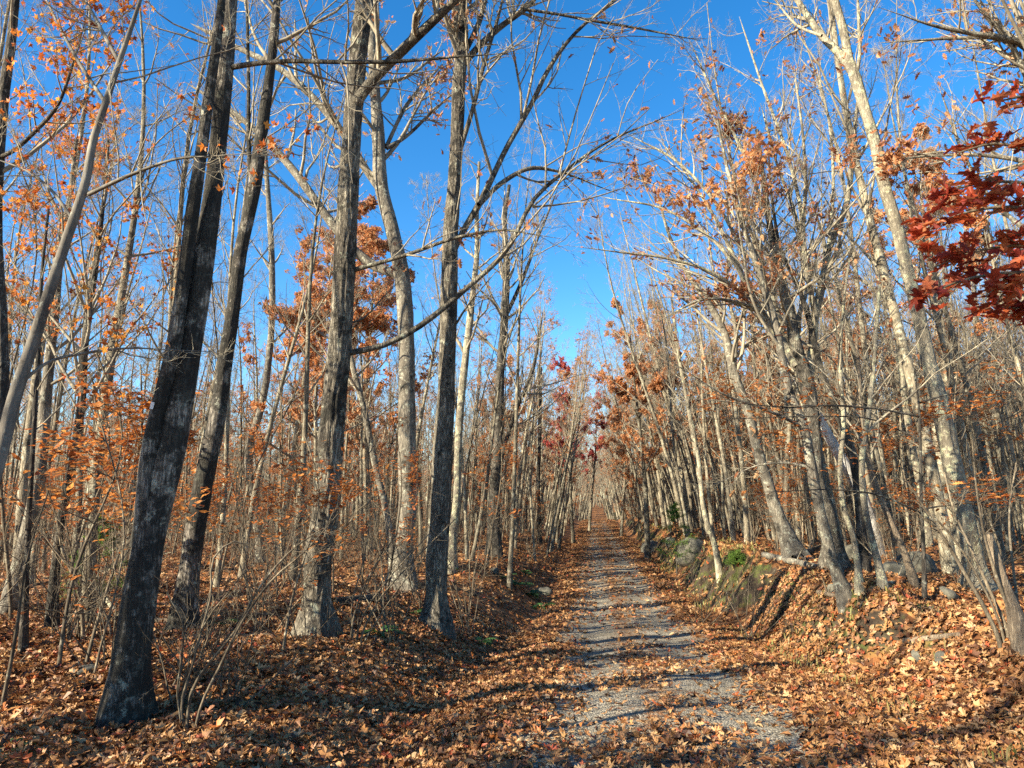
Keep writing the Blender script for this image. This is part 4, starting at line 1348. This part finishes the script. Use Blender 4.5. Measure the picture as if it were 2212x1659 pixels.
def merged_source(kind, v):
    """one unlinked mesh holding a prototype's parts, for the far mass of trees"""
    kids = PROTO[kind][v][1]
    V, F_, mi, mats, n = [], [], [], [], 0
    me = bpy.data.meshes.new(kind + '_far')
    nv = sum(len(k.data.vertices) for k in kids)
    nl = sum(len(k.data.loops) for k in kids)
    npol = sum(len(k.data.polygons) for k in kids)
    co = np.zeros(nv * 3, np.float32)
    lv = np.zeros(nl, np.int32)
    ls = np.zeros(npol, np.int32)
    mi = np.zeros(npol, np.int32)
    a = b = c = 0
    for i, k in enumerate(kids):
        d = k.data
        x = np.zeros(len(d.vertices) * 3, np.float32)
        d.vertices.foreach_get('co', x)
        co[a * 3:a * 3 + len(x)] = x
        y = np.zeros(len(d.loops), np.int32)
        d.loops.foreach_get('vertex_index', y)
        lv[b:b + len(y)] = y + a
        z = np.zeros(len(d.polygons), np.int32)
        d.polygons.foreach_get('loop_start', z)
        ls[c:c + len(z)] = z + b
        mi[c:c + len(z)] = i
        a += len(d.vertices)
        b += len(d.loops)
        c += len(d.polygons)
        me.materials.append(d.materials[0])
    me.vertices.add(nv)
    me.vertices.foreach_set('co', co)
    me.loops.add(nl)
    me.loops.foreach_set('vertex_index', lv)
    me.polygons.add(npol)
    me.polygons.foreach_set('loop_start', ls)
    me.polygons.foreach_set('material_index', mi)
    me.update(calc_edges=True)
    return bpy.data.objects.new(kind + '_far', me)


def far_mass(name, items, kinds):
    src, index = [], {}
    for k in kinds:
        for v in range(len(PROTO[k])):
            index.setdefault(k, []).append(len(src))
            src.append(merged_source(k, v))
    P = np.array([(x, y, float(ground(x, y))) for x, y, *_ in items])
    rz = rng.uniform(0, 6.28, len(items))
    R = np.array([Matrix.Rotation(it[4], 3, 'Y') @ Matrix.Rotation(float(z), 3, 'Z') for it, z in zip(items, rz)])
    E = np.array([Matrix(m).to_euler() for m in R])
    return scatter(name, P, E, [it[3] for it in items], [index[it[2]][rng.integers(0, len(index[it[2]]))] for it in items], src)


far_mass('far_woods', far, ['bare_tree', 'leafy_tree', 'copper_oak'])
far_mass('far_undergrowth', sap_far, ['bare_sapling', 'orange_beech', 'bare_shrub'])

# leaf litter
LITTER = []
for s, (k, cu, fo) in enumerate([('maple', .55, .3), ('maple', 1.0, .7), ('maple', .9, .2), ('oak', .5, .4), ('oak', .9, .8), ('beech', .7, .6), ('beech', 1.2, .3), ('oak', 1.2, .2), ('beech', .4, .9)]):
    V, T = leaf_shape(k, cu, fo, s + 1)
    mb = MB()
    mb.add(V, None, T)
    LITTER.append(bpy.data.objects.new('litter_leaf', mb.mesh('litter_leaf', M['litter_leaf'], False)))


def litter(name, n, y0, y1, power, u_test, size, seed, across=None):
    r = np.random.default_rng(seed)
    y = y0 + (y1 - y0) * r.random(n) ** power
    x = r.uniform(-1, 1, n) * (0.80 * y + 0.8) if across is None else xc(y) + r.uniform(-across, across, n)
    u = x - xc(y)
    keep = u_test(u, x, y, r)
    x, y = x[keep], y[keep]
    e = 0.05
    z = ground(x, y)
    nx = -(ground(x + e, y) - ground(x - e, y)) / (2 * e)
    ny = -(ground(x, y + e) - ground(x, y - e)) / (2 * e)
    m = len(x)
    tilt = np.abs(r.normal(0, 0.48, m))
    a = r.uniform(0, 6.28, m)
    n0 = unit(np.stack([nx + np.tan(np.minimum(tilt, 1.2)) * np.cos(a), ny + np.tan(np.minimum(tilt, 1.2)) * np.sin(a), np.ones(m)], 1))
    # euler XYZ (rx, ry, then rz applied last) for a local normal n0: pick spin about the leaf's own axis via rz = azimuth
    azm = np.arctan2(n0[:, 1], n0[:, 0])
    pol = np.arccos(np.clip(n0[:, 2], -1, 1))
    spin = r.uniform(0, 6.28, m)
    cz, sz = np.cos(azm), np.sin(azm)
    cp, sp = np.cos(pol), np.sin(pol)
    cs, ss = np.cos(spin), np.sin(spin)
    # R = Rz(az) Ry(pol) Rz(spin)
    R = np.zeros((m, 3, 3))
    R[:, 0, 0] = cz * cp * cs - sz * ss
    R[:, 0, 1] = -cz * cp * ss - sz * cs
    R[:, 0, 2] = cz * sp
    R[:, 1, 0] = sz * cp * cs + cz * ss
    R[:, 1, 1] = -sz * cp * ss + cz * cs
    R[:, 1, 2] = sz * sp
    R[:, 2, 0] = -sp * cs
    R[:, 2, 1] = sp * ss
    R[:, 2, 2] = cp
    ey = -np.arcsin(np.clip(R[:, 2, 0], -1, 1))
    ex = np.arctan2(R[:, 2, 1], R[:, 2, 2])
    ez = np.arctan2(R[:, 1, 0], R[:, 0, 0])
    P = np.stack([x, y, z + 0.02 + np.abs(r.normal(0, .018, m))], 1)
    return scatter(name, P, np.stack([ex, ey, ez], 1), size * np.clip(np.exp(r.normal(-.12, .33, m)), .4, 1.7), r.integers(0, len(LITTER), m), LITTER)


def road_cover(u, x, y):
    """how thick the leaves lie on the gravel"""
    c = 0.17 + 0.30 * wav(2, x, y) + 0.22 * wav(1, x, y)
    mid = np.exp(-(u / 0.36) ** 2) * 0.30
    edge = sstep(0.65, 1.35, np.abs(u + 0.12 * wav(2, x, y)))
    near = 0.40 * (1 - sstep(4.5, 8, y))
    return np.clip(c + mid + near, 0.06, 1) * (1 - edge) + edge


side = lambda u, x, y, r: (np.abs(u) > 1.35)
bed = lambda u, x, y, r: (r.random(len(u)) < road_cover(u, x, y))
litter('leaf_litter', 125000, 2.2, 15, 0.62, side, 0.078, 41)
litter('leaf_litter', 70000, 15, 50, 0.75, side, 0.125, 42)
litter('road_leaves', 22000, 2.2, 12, 0.9, bed, 0.074, 43, across=1.9)
litter('road_leaves', 60000, 12, 95, 0.8, bed, 0.095, 44, across=1.9)

# ------------------------------------------------------------------ the near red oak at the right border: every leaf its own part
def red_oak():
    r = np.random.default_rng(88)
    o = np.array([5.0, 4.5, float(ground(5.0, 4.5))])
    e = root('red_oak_tree', o, 'red oak at the right border with large dark-red leaves hanging into the frame', 'tree')
    t = np.linspace(0, 1, 30)
    mb = MB()
    TP = np.stack([o[0] + .15 * np.sin(3 * t), o[1] - .1 * t, o[2] - .15 + 6.5 * t], 1)
    tubes(mb, TP, .09 * (1 - .85 * t), 14, bark_fn(r))
    part(mb, 'trunk', M['grey_bark'], e, o)
    P, R = [], []
    D = 4.3
    for lp, z in [([(2800, 640, 26), (2500, 540, 16), (2260, 455, 10), (2130, 450, 6), (2030, 480, 4), (1990, 500, 3)], .1), ([(2800, 560, 26), (2500, 430, 16), (2260, 340, 9), (2150, 310, 6), (2070, 330, 3)], .35),
                  ([(2820, 760, 26), (2480, 660, 16), (2240, 590, 9), (2100, 600, 6), (1990, 640, 3)], -.25), ([(2790, 400, 22), (2450, 280, 12), (2240, 205, 7), (2150, 220, 3)], .2),
                  ([(2810, 700, 20), (2480, 600, 12), (2250, 530, 8), (2120, 540, 5), (2010, 580, 3)], .25), ([(2820, 800, 20), (2500, 740, 12), (2290, 680, 7), (2150, 660, 3)], .0), ([(2800, 600, 20), (2480, 480, 12), (2250, 400, 8), (2120, 395, 5), (2060, 410, 3)], -.15)]:
        Q = path_px(lp, D + z, 0)
        Q[0, :3] = [5.02, 4.42, Q[0, 2]]
        Q = catmull(Q, 24)
        mb = MB()
        tubes(mb, Q[:, :3], Q[:, 3], 7)
        part(mb, 'limb', M['stem'], e, o)
        P.append(Q[11:, :3])
        R.append(Q[11:, 3])
    mb = MB()
    C2, R2 = sprout(r, np.array(P), np.array(R), 15, .1, 1, 38, 10, .24, .6, 6, .1, -.05, rmin=.0022)
    tubes(mb, C2, R2, 4)
    part(mb, 'crown', M['stem'], e, o)
    pts = np.concatenate([C2[:, k] for k in (2, 3, 4, 5, 5)] + [p[k:k + 1] for p in P for k in (10, 12)])
    pts = pts + r.normal(0, .035, pts.shape)
    keep = []
    for p in pts:
        x, y, d = to_px(p)
        if 1965 < x < 2250 and 150 < y < 745 and r.random() < (.45 if y < 400 else 1):
            keep.append(p)
    keep = np.array(keep)
    pm = r.permutation(len(keep))
    rest, keep = keep[pm[298:]], keep[pm[:298]]
    shapes = []
    for sd in range(4):
        V, T = leaf_shape('oak', [.25, .4, .15, .5][sd], [.25, .1, .4, .2][sd], sd + 7)
        V = V * np.array([1.15, 1, 1])
        mb = MB()
        mb.add(V, None, T)
        shapes.append(mb.mesh('leaf', M['redoak_leaf'], False))
    mb = MB()
    leaves_at(mb, r, rest, .12 * r.uniform(.7, 1.25, len(rest)), OAK, .75)
    fo = part(mb, 'foliage', M['rest_redoak'], e, o, smooth=False)
    fo['kind'] = 'stuff'
    Rm = rand_rot(r, len(keep), .75)
    for p, m in zip(keep, Rm):
        lf = link('leaf', shapes[int(r.integers(0, 4))], e)
        sc = float(.135 * r.uniform(.7, 1.25))
        lf.matrix_local = Matrix.Translation(Vector(p - o)) @ Matrix(m.tolist()).to_4x4() @ Matrix.Scale(sc, 4)


red_oak()


# ------------------------------------------------------------------ rocks, logs, green plants, grass
def rock(px, w, h, label, seed, name='rock', D=None, sink=.46, deep=.8):
    r = np.random.default_rng(seed)
    c = px_ground(*px) if D is None else px_at(px[0], px[1], D)[0]
    t = np.linalg.norm(c - CAM)
    a, b = w * t / F / 2, h * t / F / 2
    nu, nv = 26, 15
    th = np.arange(nu) / nu * 2 * np.pi
    ph = np.linspace(-np.pi / 2, np.pi / 2, nv)
    T_, P_ = np.meshgrid(th, ph)
    d = np.stack([np.cos(P_) * np.cos(T_), np.cos(P_) * np.sin(T_), np.sin(P_)], -1)
    k = r.normal(0, 1, (9, 3)) * np.array([1.2, 1.2, 1.2, 2.2, 2.2, 2.2, 4.5, 4.5, 4.5])[:, None]
    amp = np.array([.12, .12, .12, .07, .07, .07, .03, .03, .03])
    f = 1 + (np.sin(d @ k.T + r.uniform(0, 6.28, 9)) * amp).sum(-1)
    d = np.sign(d) * np.abs(d) ** .85 * f[..., None]
    V = d * np.array([a, a * deep, b * 1.25])
    mb = MB()
    i = np.arange(nv - 1)[:, None]
    j = np.arange(nu)[None]
    q = np.stack([i * nu + j, i * nu + (j + 1) % nu, (i + 1) * nu + (j + 1) % nu, (i + 1) * nu + j], -1).reshape(-1, 4)
    mb.add(V.reshape(-1, 3), q)
    o = link(name, mb.mesh(name, M['rock']), None, (c[0], c[1] + a * deep * .4, float(ground(c[0], c[1] + a * deep * .4)) + b * (1 - sink * 2)))
    o.rotation_euler = (r.normal(0, .15), r.normal(0, .15), r.uniform(0, 6.28))
    tag(o, label, 'rock')
    return o


rock((1402, 1196), 38, 34, 'smooth grey boulder at the foot of the right bank, nearest the far road', 1, deep=1.2)
rock((1850, 1206), 46, 30, 'pale grey rock behind the curved bank-lip maple', 2)
rock((1990, 1244), 95, 48, 'big mossy boulder left of the big pale leaning trunk', 3)
rock((1932, 1246), 50, 30, 'rounded mossy rock left of the big mossy boulder', 4)
rock((1805, 1282), 34, 22, 'small grey stone at the foot of the curved bank-lip maple', 5)
rock((2048, 1292), 28, 18, 'small grey stone half buried in leaves on top of the right bank', 6)
rock((1500, 1206), 60, 50, 'dark mossy boulder in the hollow of the right bank', 7, deep=1.1)
rock((1450, 1180), 26, 22, 'grey boulder behind the small spruce on the right bank', 8)
rock((180, 1460), 46, 20, 'low mossy stone in the leaves left of the twin-stemmed maple', 9)
rock((1175, 1285), 34, 22, 'pale stone on the left bank beside the ferns', 10)
rock((1066, 1238), 22, 14, 'small pale stone near the top of the left bank', 11)
rock((2038, 1428), 30, 18, 'flat pale stone low on the right bank', 12)
rock((1985, 1425), 24, 14, 'small dark stone low on the right bank', 13)


def log(px, label, seed, mat='grey_bark', name='log', rise=(0, 0)):
    r = np.random.default_rng(seed)
    pts = []
    for i, (x, y, w) in enumerate(px):
        p = px_ground(x, y)
        t = np.linalg.norm(p - CAM)
        pts.append([p[0], p[1], p[2] + .4 * w * t / F + rise[0] + (rise[1] - rise[0]) * i / (len(px) - 1), .5 * w * t / F])
    Q = catmull(np.array(pts), 30)
    o0 = Q[0, :3].copy()
    e = root(name, o0, label, name)
    mb = MB()
    tubes(mb, Q[:, :3], Q[:, 3], 12, bark_fn(r, 7, .06, .06), cap=True)
    tubes(mb, Q[::-1][-2:, :3], Q[::-1][-2:, 3] * np.array([1, .3]), 12)
    part(mb, 'trunk', M[mat], e, o0)
    mb = MB()
    P, R = sprout(r, Q[None, :, :3], Q[None, :, 3], 3, .2, .9, 50, 10, .2, .4, 5, .1, .02)
    tubes(mb, P, R, 5)
    part(mb, 'branch', M[mat], e, o0)


log([(1650, 1204, 12), (1700, 1216, 13), (1770, 1232, 12)], 'grey fallen log on the right bank, lying left of the dark furrowed oak', 21)
log([(1715, 1214, 10), (1745, 1204, 10), (1768, 1194, 8)], 'short dark log crossing the grey fallen log on the right bank', 22, 'dark_bark', rise=(.05, .12))
log([(1768, 1284, 9), (1800, 1290, 9), (1836, 1296, 8)], 'short bleached log at the foot of the curved bank-lip maple', 23, 'dead_bark')
log([(1955, 1392, 12), (2010, 1384, 11), (2078, 1374, 8)], 'bleached stick lying across the face of the right bank', 24, 'dead_bark')
log([(720, 1312, 22), (765, 1306, 20), (812, 1298, 14)], 'dark fallen log right of the stout dark oak', 25, 'dark_bark')
log([(333, 1344, 9), (390, 1346, 9), (452, 1343, 8)], 'thin fallen log lying behind the twin-stemmed maple', 26, 'dead_bark')
log([(0, 1443, 9), (30, 1440, 8), (62, 1434, 6)], 'short stick on the leaves at the left border', 27, 'dead_bark')
log([(165, 1262, 8), (210, 1300, 8), (262, 1346, 7)], 'slanting pale pole leaning down to the leaves behind the twin-stemmed maple', 28, 'pale_bark', rise=(.35, .02))
log([(1740, 1212, 6), (1755, 1190, 5), (1772, 1160, 4)], 'bare forked dead branch propped on the crossed logs', 29, 'dead_bark', rise=(.02, .5), name='branch')
log([(1895, 1276, 8), (1930, 1262, 8), (1990, 1256, 7)], 'pale fallen pole right of the curved bank-lip maple', 30, 'pale_bark')
log([(380, 1636, 5), (455, 1600, 5), (540, 1588, 4)], 'twig lying in the foreground leaves right of the twin-stemmed maple', 31, 'stem', name='branch')


def conifer(px, H, label, seed, name, D=None, mat='yellow_green', spread=.42):
    r = np.random.default_rng(seed)
    c = px_ground(*px) if D is None else None
    if D is not None:
        c = px_at(px[0], px[1], D)[0]
        c[2] = float(ground(c[0], c[1]))
    e = root(name, c, label, 'tree')
    o = np.asarray(c)
    t = np.linspace(0, 1, 12)
    TP = np.stack([.03 * np.sin(t * 4), .03 * np.cos(t * 3) - .03, H * t - .05], 1)
    mb = MB()
    tubes(mb, TP + o, .018 * H * .6 * (1 - .9 * t) + .003, 6)
    part(mb, 'trunk', M['dark_bark'], e, o)
    n = 46
    f = np.sort(r.uniform(.12, .97, n))
    a = r.uniform(0, 6.28, n)
    d = np.stack([np.cos(a), np.sin(a), np.full(n, .18)], 1)
    C = grow(r, np.stack([f * 0, f * 0, f * H], 1), d, H * spread * (1.02 - f) * r.uniform(.6, 1.15, n) + .05, 7, .06, .0)
    mb = MB()
    tubes(mb, C + o, np.repeat(np.linspace(.006, .002, 7)[None], n, 0), 3)
    C2, R2 = sprout(r, C, np.full(C.shape[:2], .003), 5, .25, 1, 48, 8, .4, .8, 4, .06, 0, rmin=.0015)
    tubes(mb, C2 + o, R2, 3)
    part(mb, 'crown', M['stem'], e, o)
    mb = MB()
    pts = np.concatenate([C2.reshape(-1, 3), C[:, 1:].reshape(-1, 3), .5 * (C2[:, 1:] + C2[:, :-1]).reshape(-1, 3)])
    pts = np.repeat(pts, 3, 0)
    V = np.array([(0, 0, 0), (.10, .5, .06), (0, 1.0, 0), (-.10, .5, .06)])
    leaves_at(mb, r, pts + o, .055 * r.uniform(.7, 1.3, len(pts)) * H ** .3, [(V, np.array([(0, 1, 2), (0, 2, 3)]))], .9)
    part(mb, 'foliage', M[mat], e, o, smooth=False)


conifer((1462, 1240), 2.7, 'small green spruce on the right bank, left of the dark hollow', 41, 'spruce_sapling', spread=.5)
conifer((208, 1262), 1.5, 'small bright green pine behind the trees left of the twin-stemmed maple', 42, 'pine_sapling', D=11.5, spread=.5)
conifer((1592, 1224), .4, 'knee-high green fir seedling behind the dark hollow in the right bank', 43, 'fir_seedling', spread=.6)


def fern(px, size, label, seed, n=9):
    r = np.random.default_rng(seed)
    c = px_ground(*px)
    e = root('fern', c, label, 'fern')
    a = np.arange(n) / n * 6.28 + r.normal(0, .3, n)
    C = grow(r, np.zeros((n, 3)), np.stack([np.cos(a) * .8, np.sin(a) * .8, np.full(n, 1.0)], 1), size * r.uniform(.7, 1.15, n), 11, .05, -.16)
    for k in range(n):
        mb = MB()
        tubes(mb, C[k] + c, np.linspace(.004, .0015, 11), 3)
        for j in range(2, 11):
            tan = unit(C[k, min(j + 1, 10)] - C[k, j - 1])
            side_ = unit(np.cross(tan, [0, 0, 1.0]))
            L = size * .26 * math.sin(math.pi * (1 - (j - 1.2) / 10.5)) ** .8 if j < 10 else size * .04
            for sg in (-1, 1):
                p = C[k, j] + c
                tip = p + side_ * sg * L + tan * L * .35 - np.array([0, 0, L * .15])
                w = tan * L * .17
                mb.add([p - w, p + w, tip + w * .2, tip - w * .2, .5 * (p + tip) + w * 1.2 + np.array([0, 0, .012])], None, [(0, 4, 3), (4, 2, 3), (0, 1, 4)])
        part(mb, 'frond', M['fern_green'], e, c, smooth=False)


fern((1118, 1268), .55, 'largest green fern clump on the left bank', 51, 11)
fern((1150, 1290), .5, 'green fern just below and right of the largest fern clump', 52)
fern((1085, 1252), .45, 'green fern at the upper left edge of the fern patch on the left bank', 53)
fern((1170, 1315), .42, 'dark green fern lowest in the fern patch on the left bank', 54)
fern((1035, 1392), .32, 'small green fern alone in the leaves right of the verge oak', 55, 7)
fern((892, 1330), .36, 'dark fern hugging the left foot of the verge oak', 56, 8)
fern((818, 1372), .4, 'slim fern left of the verge oak beside the fan of bare stems', 57, 6)
fern((975, 1232), .3, 'small bright fern at the foot of the slim pale forking trunk', 58, 7)
fern((1135, 1240), .4, 'green fern at the top of the fern patch on the left bank', 59, 8)
fern((475, 1352), .26, 'tiny green fern behind the long pale stems', 60, 6)
fern((20, 1630), .2, 'tiny yellow-green plant at the left border of the foreground leaves', 62, 6)


def tufts(name, n, seed, where, h, mat):
    """short blades of dry grass, one mesh"""
    r = np.random.default_rng(seed)
    y = 5 + 40 * r.random(n * 6) ** 1.4
    u = r.uniform(-4, 6, n * 6)
    x = xc(y) + u
    k = where(u, x, y, r)
    x, y = x[k][:n], y[k][:n]
    m = len(x)
    p = np.stack([x, y, ground(x, y) - .01], 1)
    a = r.uniform(0, 6.28, m)
    L = h * r.uniform(.5, 1.4, m)
    lean = np.stack([np.cos(a), np.sin(a), np.zeros(m)], 1) * (L * r.uniform(.2, .9, m))[:, None]
    up = np.array([0, 0, 1.0]) * L[:, None]
    w = np.stack([-np.sin(a), np.cos(a), np.zeros(m)], 1) * (.0035 + .0006 * y)[:, None]
    V = np.stack([p - w, p + w, p + lean * .35 + up * .7 + w * .8, p + lean * .35 + up * .7 - w * .8, p + lean + up * .85], 1)
    b = (np.arange(m) * 5)[:, None]
    mb = MB()
    mb.add(V.reshape(-1, 3), b + np.array([0, 1, 2, 3]), b + np.array([3, 2, 4]))
    o = link(name, mb.mesh(name, M[mat], False))
    o['kind'] = 'stuff'


tufts('dry_grass', 5000, 5, lambda u, x, y, r: (u > 2.0) & (u < 3.9) & (wav(2, x * 1.3 + 5, y * 1.3) + wav(1, x, y) > .5), .14, 'dry_grass')

# the white paint blaze on the left stem of the twin-stemmed maple
tw = HERO[0][0]
Dt = HERO[0][3]
c0, t0_ = px_at(338, 880, Dt)
st = [k for k in tw.children if k.name.startswith('trunk')][1]
vv = np.zeros(len(st.data.vertices) * 3, np.float32)
st.data.vertices.foreach_get('co', vv)
vv = vv.reshape(-1, 32, 3) + np.array(tw.location)
mid = vv.mean(1)
sel = np.nonzero((np.abs(mid[:, 2] - c0[2]) < .08))[0]
nv = unit(vv[sel] - mid[sel][:, None])
facing = (nv @ unit(np.array([-.75, -.65, 0.0])))[len(sel) // 2]
order = (int(np.argmax(facing)) + np.arange(-3, 4)) % 32
patch = vv[sel][:, order] + nv[:, order] * .004
a_, b_ = patch.shape[:2]
ii = np.arange(a_ - 1)[:, None]
jj = np.arange(b_ - 1)[None]
mb = MB()
mb.add(patch.reshape(-1, 3), np.stack([ii * b_ + jj, ii * b_ + jj + 1, (ii + 1) * b_ + jj + 1, (ii + 1) * b_ + jj], -1).reshape(-1, 4))
pm, pnt, pout = new_mat('white_paint')
pb = N(pnt, 'ShaderNodeBsdfPrincipled', Roughness=.7)
pz = N(pnt, 'ShaderNodeTexNoise', Scale=60.0, Detail=4.0)
pr_ = ramp(pnt, [(.38, (.30, .29, .26)), (.55, (.72, .71, .68))])
pnt.links.new(pz.outputs['Fac'], pr_.inputs[0])
pnt.links.new(pr_.outputs[0], pb.inputs['Base Color'])
pnt.links.new(pb.outputs[0], pout.inputs['Surface'])
part(mb, 'paint_blaze', pm, tw, np.array(tw.location))

# ------------------------------------------------------------------ labels for the copied trees, saplings and shrubs
MARKS = [(-400, 'the left border'), (266, 'the twin maple'), (681, 'the stout dark oak'), (941, 'the verge oak'), (1300, 'the road'), (1556, 'the hollow sapling'), (1826, 'the curved maple'), (2110, 'the big pale trunk'), (2700, 'the right border')]
KINDS = {'bare_tree': ('slim bare tree', 'tree', 'bare trees in the woods'), 'leafy_tree': ('slim brown-leaved tree', 'tree', 'trees with sparse brown leaves'),
         'copper_oak': ('copper-leaved oak', 'tree', 'oaks in full copper leaf'), 'crimson_maple': ('crimson-leaved maple', 'tree', 'crimson maples by the far road'),
         'orange_beech': ('low orange-leaved beech', 'sapling', 'orange beech saplings of the understorey'), 'bare_sapling': ('thin bare sapling', 'sapling', 'bare saplings of the understorey'),
         'bare_shrub': ('low bare shrub', 'shrub', 'bare shrubs of the understorey')}
ORD = 'first second third fourth fifth sixth seventh eighth ninth tenth eleventh twelfth thirteenth fourteenth fifteenth sixteenth seventeenth eighteenth nineteenth twentieth'.split()
TENS = {2: 'twenty', 3: 'thirty', 4: 'forty', 5: 'fifty', 6: 'sixty'}


def ordinal(n):
    if n <= 20:
        return ORD[n - 1]
    t, k = divmod(n, 10)
    return (TENS[t] + '-' + ORD[k - 1]) if k else TENS[t][:-1] + 'ieth'


bpy.context.view_layer.update()
outside = set(o.name for o in OUTSIDE)
bucket = {}
for e, kind, x, y in PLACED:
    if e.name in outside:
        low = kind == 'orange_beech'
        tag(e, 'low leafy beech outside the frame at the left, dappling the foreground leaves' if low else 'tall tree outside the frame at the left, its shadow falling across road and leaves',
            'sapling' if low else 'tree', 'beech saplings outside the frame' if low else 'trees outside the frame that shade the road')
        continue
    bx, by, _ = to_px((x, y, float(ground(x, y))))
    g = sum(1 for m in MARKS[1:-1] if bx > m[0])
    bucket.setdefault((kind, g), []).append((bx, e))
for (kind, g), items in bucket.items():
    items.sort(key=lambda t: t[0])
    nm, cat, grp = KINDS[kind]
    for i, (bx, e) in enumerate(items):
        where = 'between %s and %s' % (MARKS[g][1], MARKS[g + 1][1])
        if len(items) == 1:
            lab = 'the only %s %s' % (nm, where)
        else:
            lab = '%s, %s from left %s' % (nm, ordinal(i + 1), where)
        tag(e, lab, cat, grp)

print('TRIS', tri_total[0], 'individual trees', n_ind, 'far', len(far), 'saplings', n_sap, 'far saplings', len(sap_far))
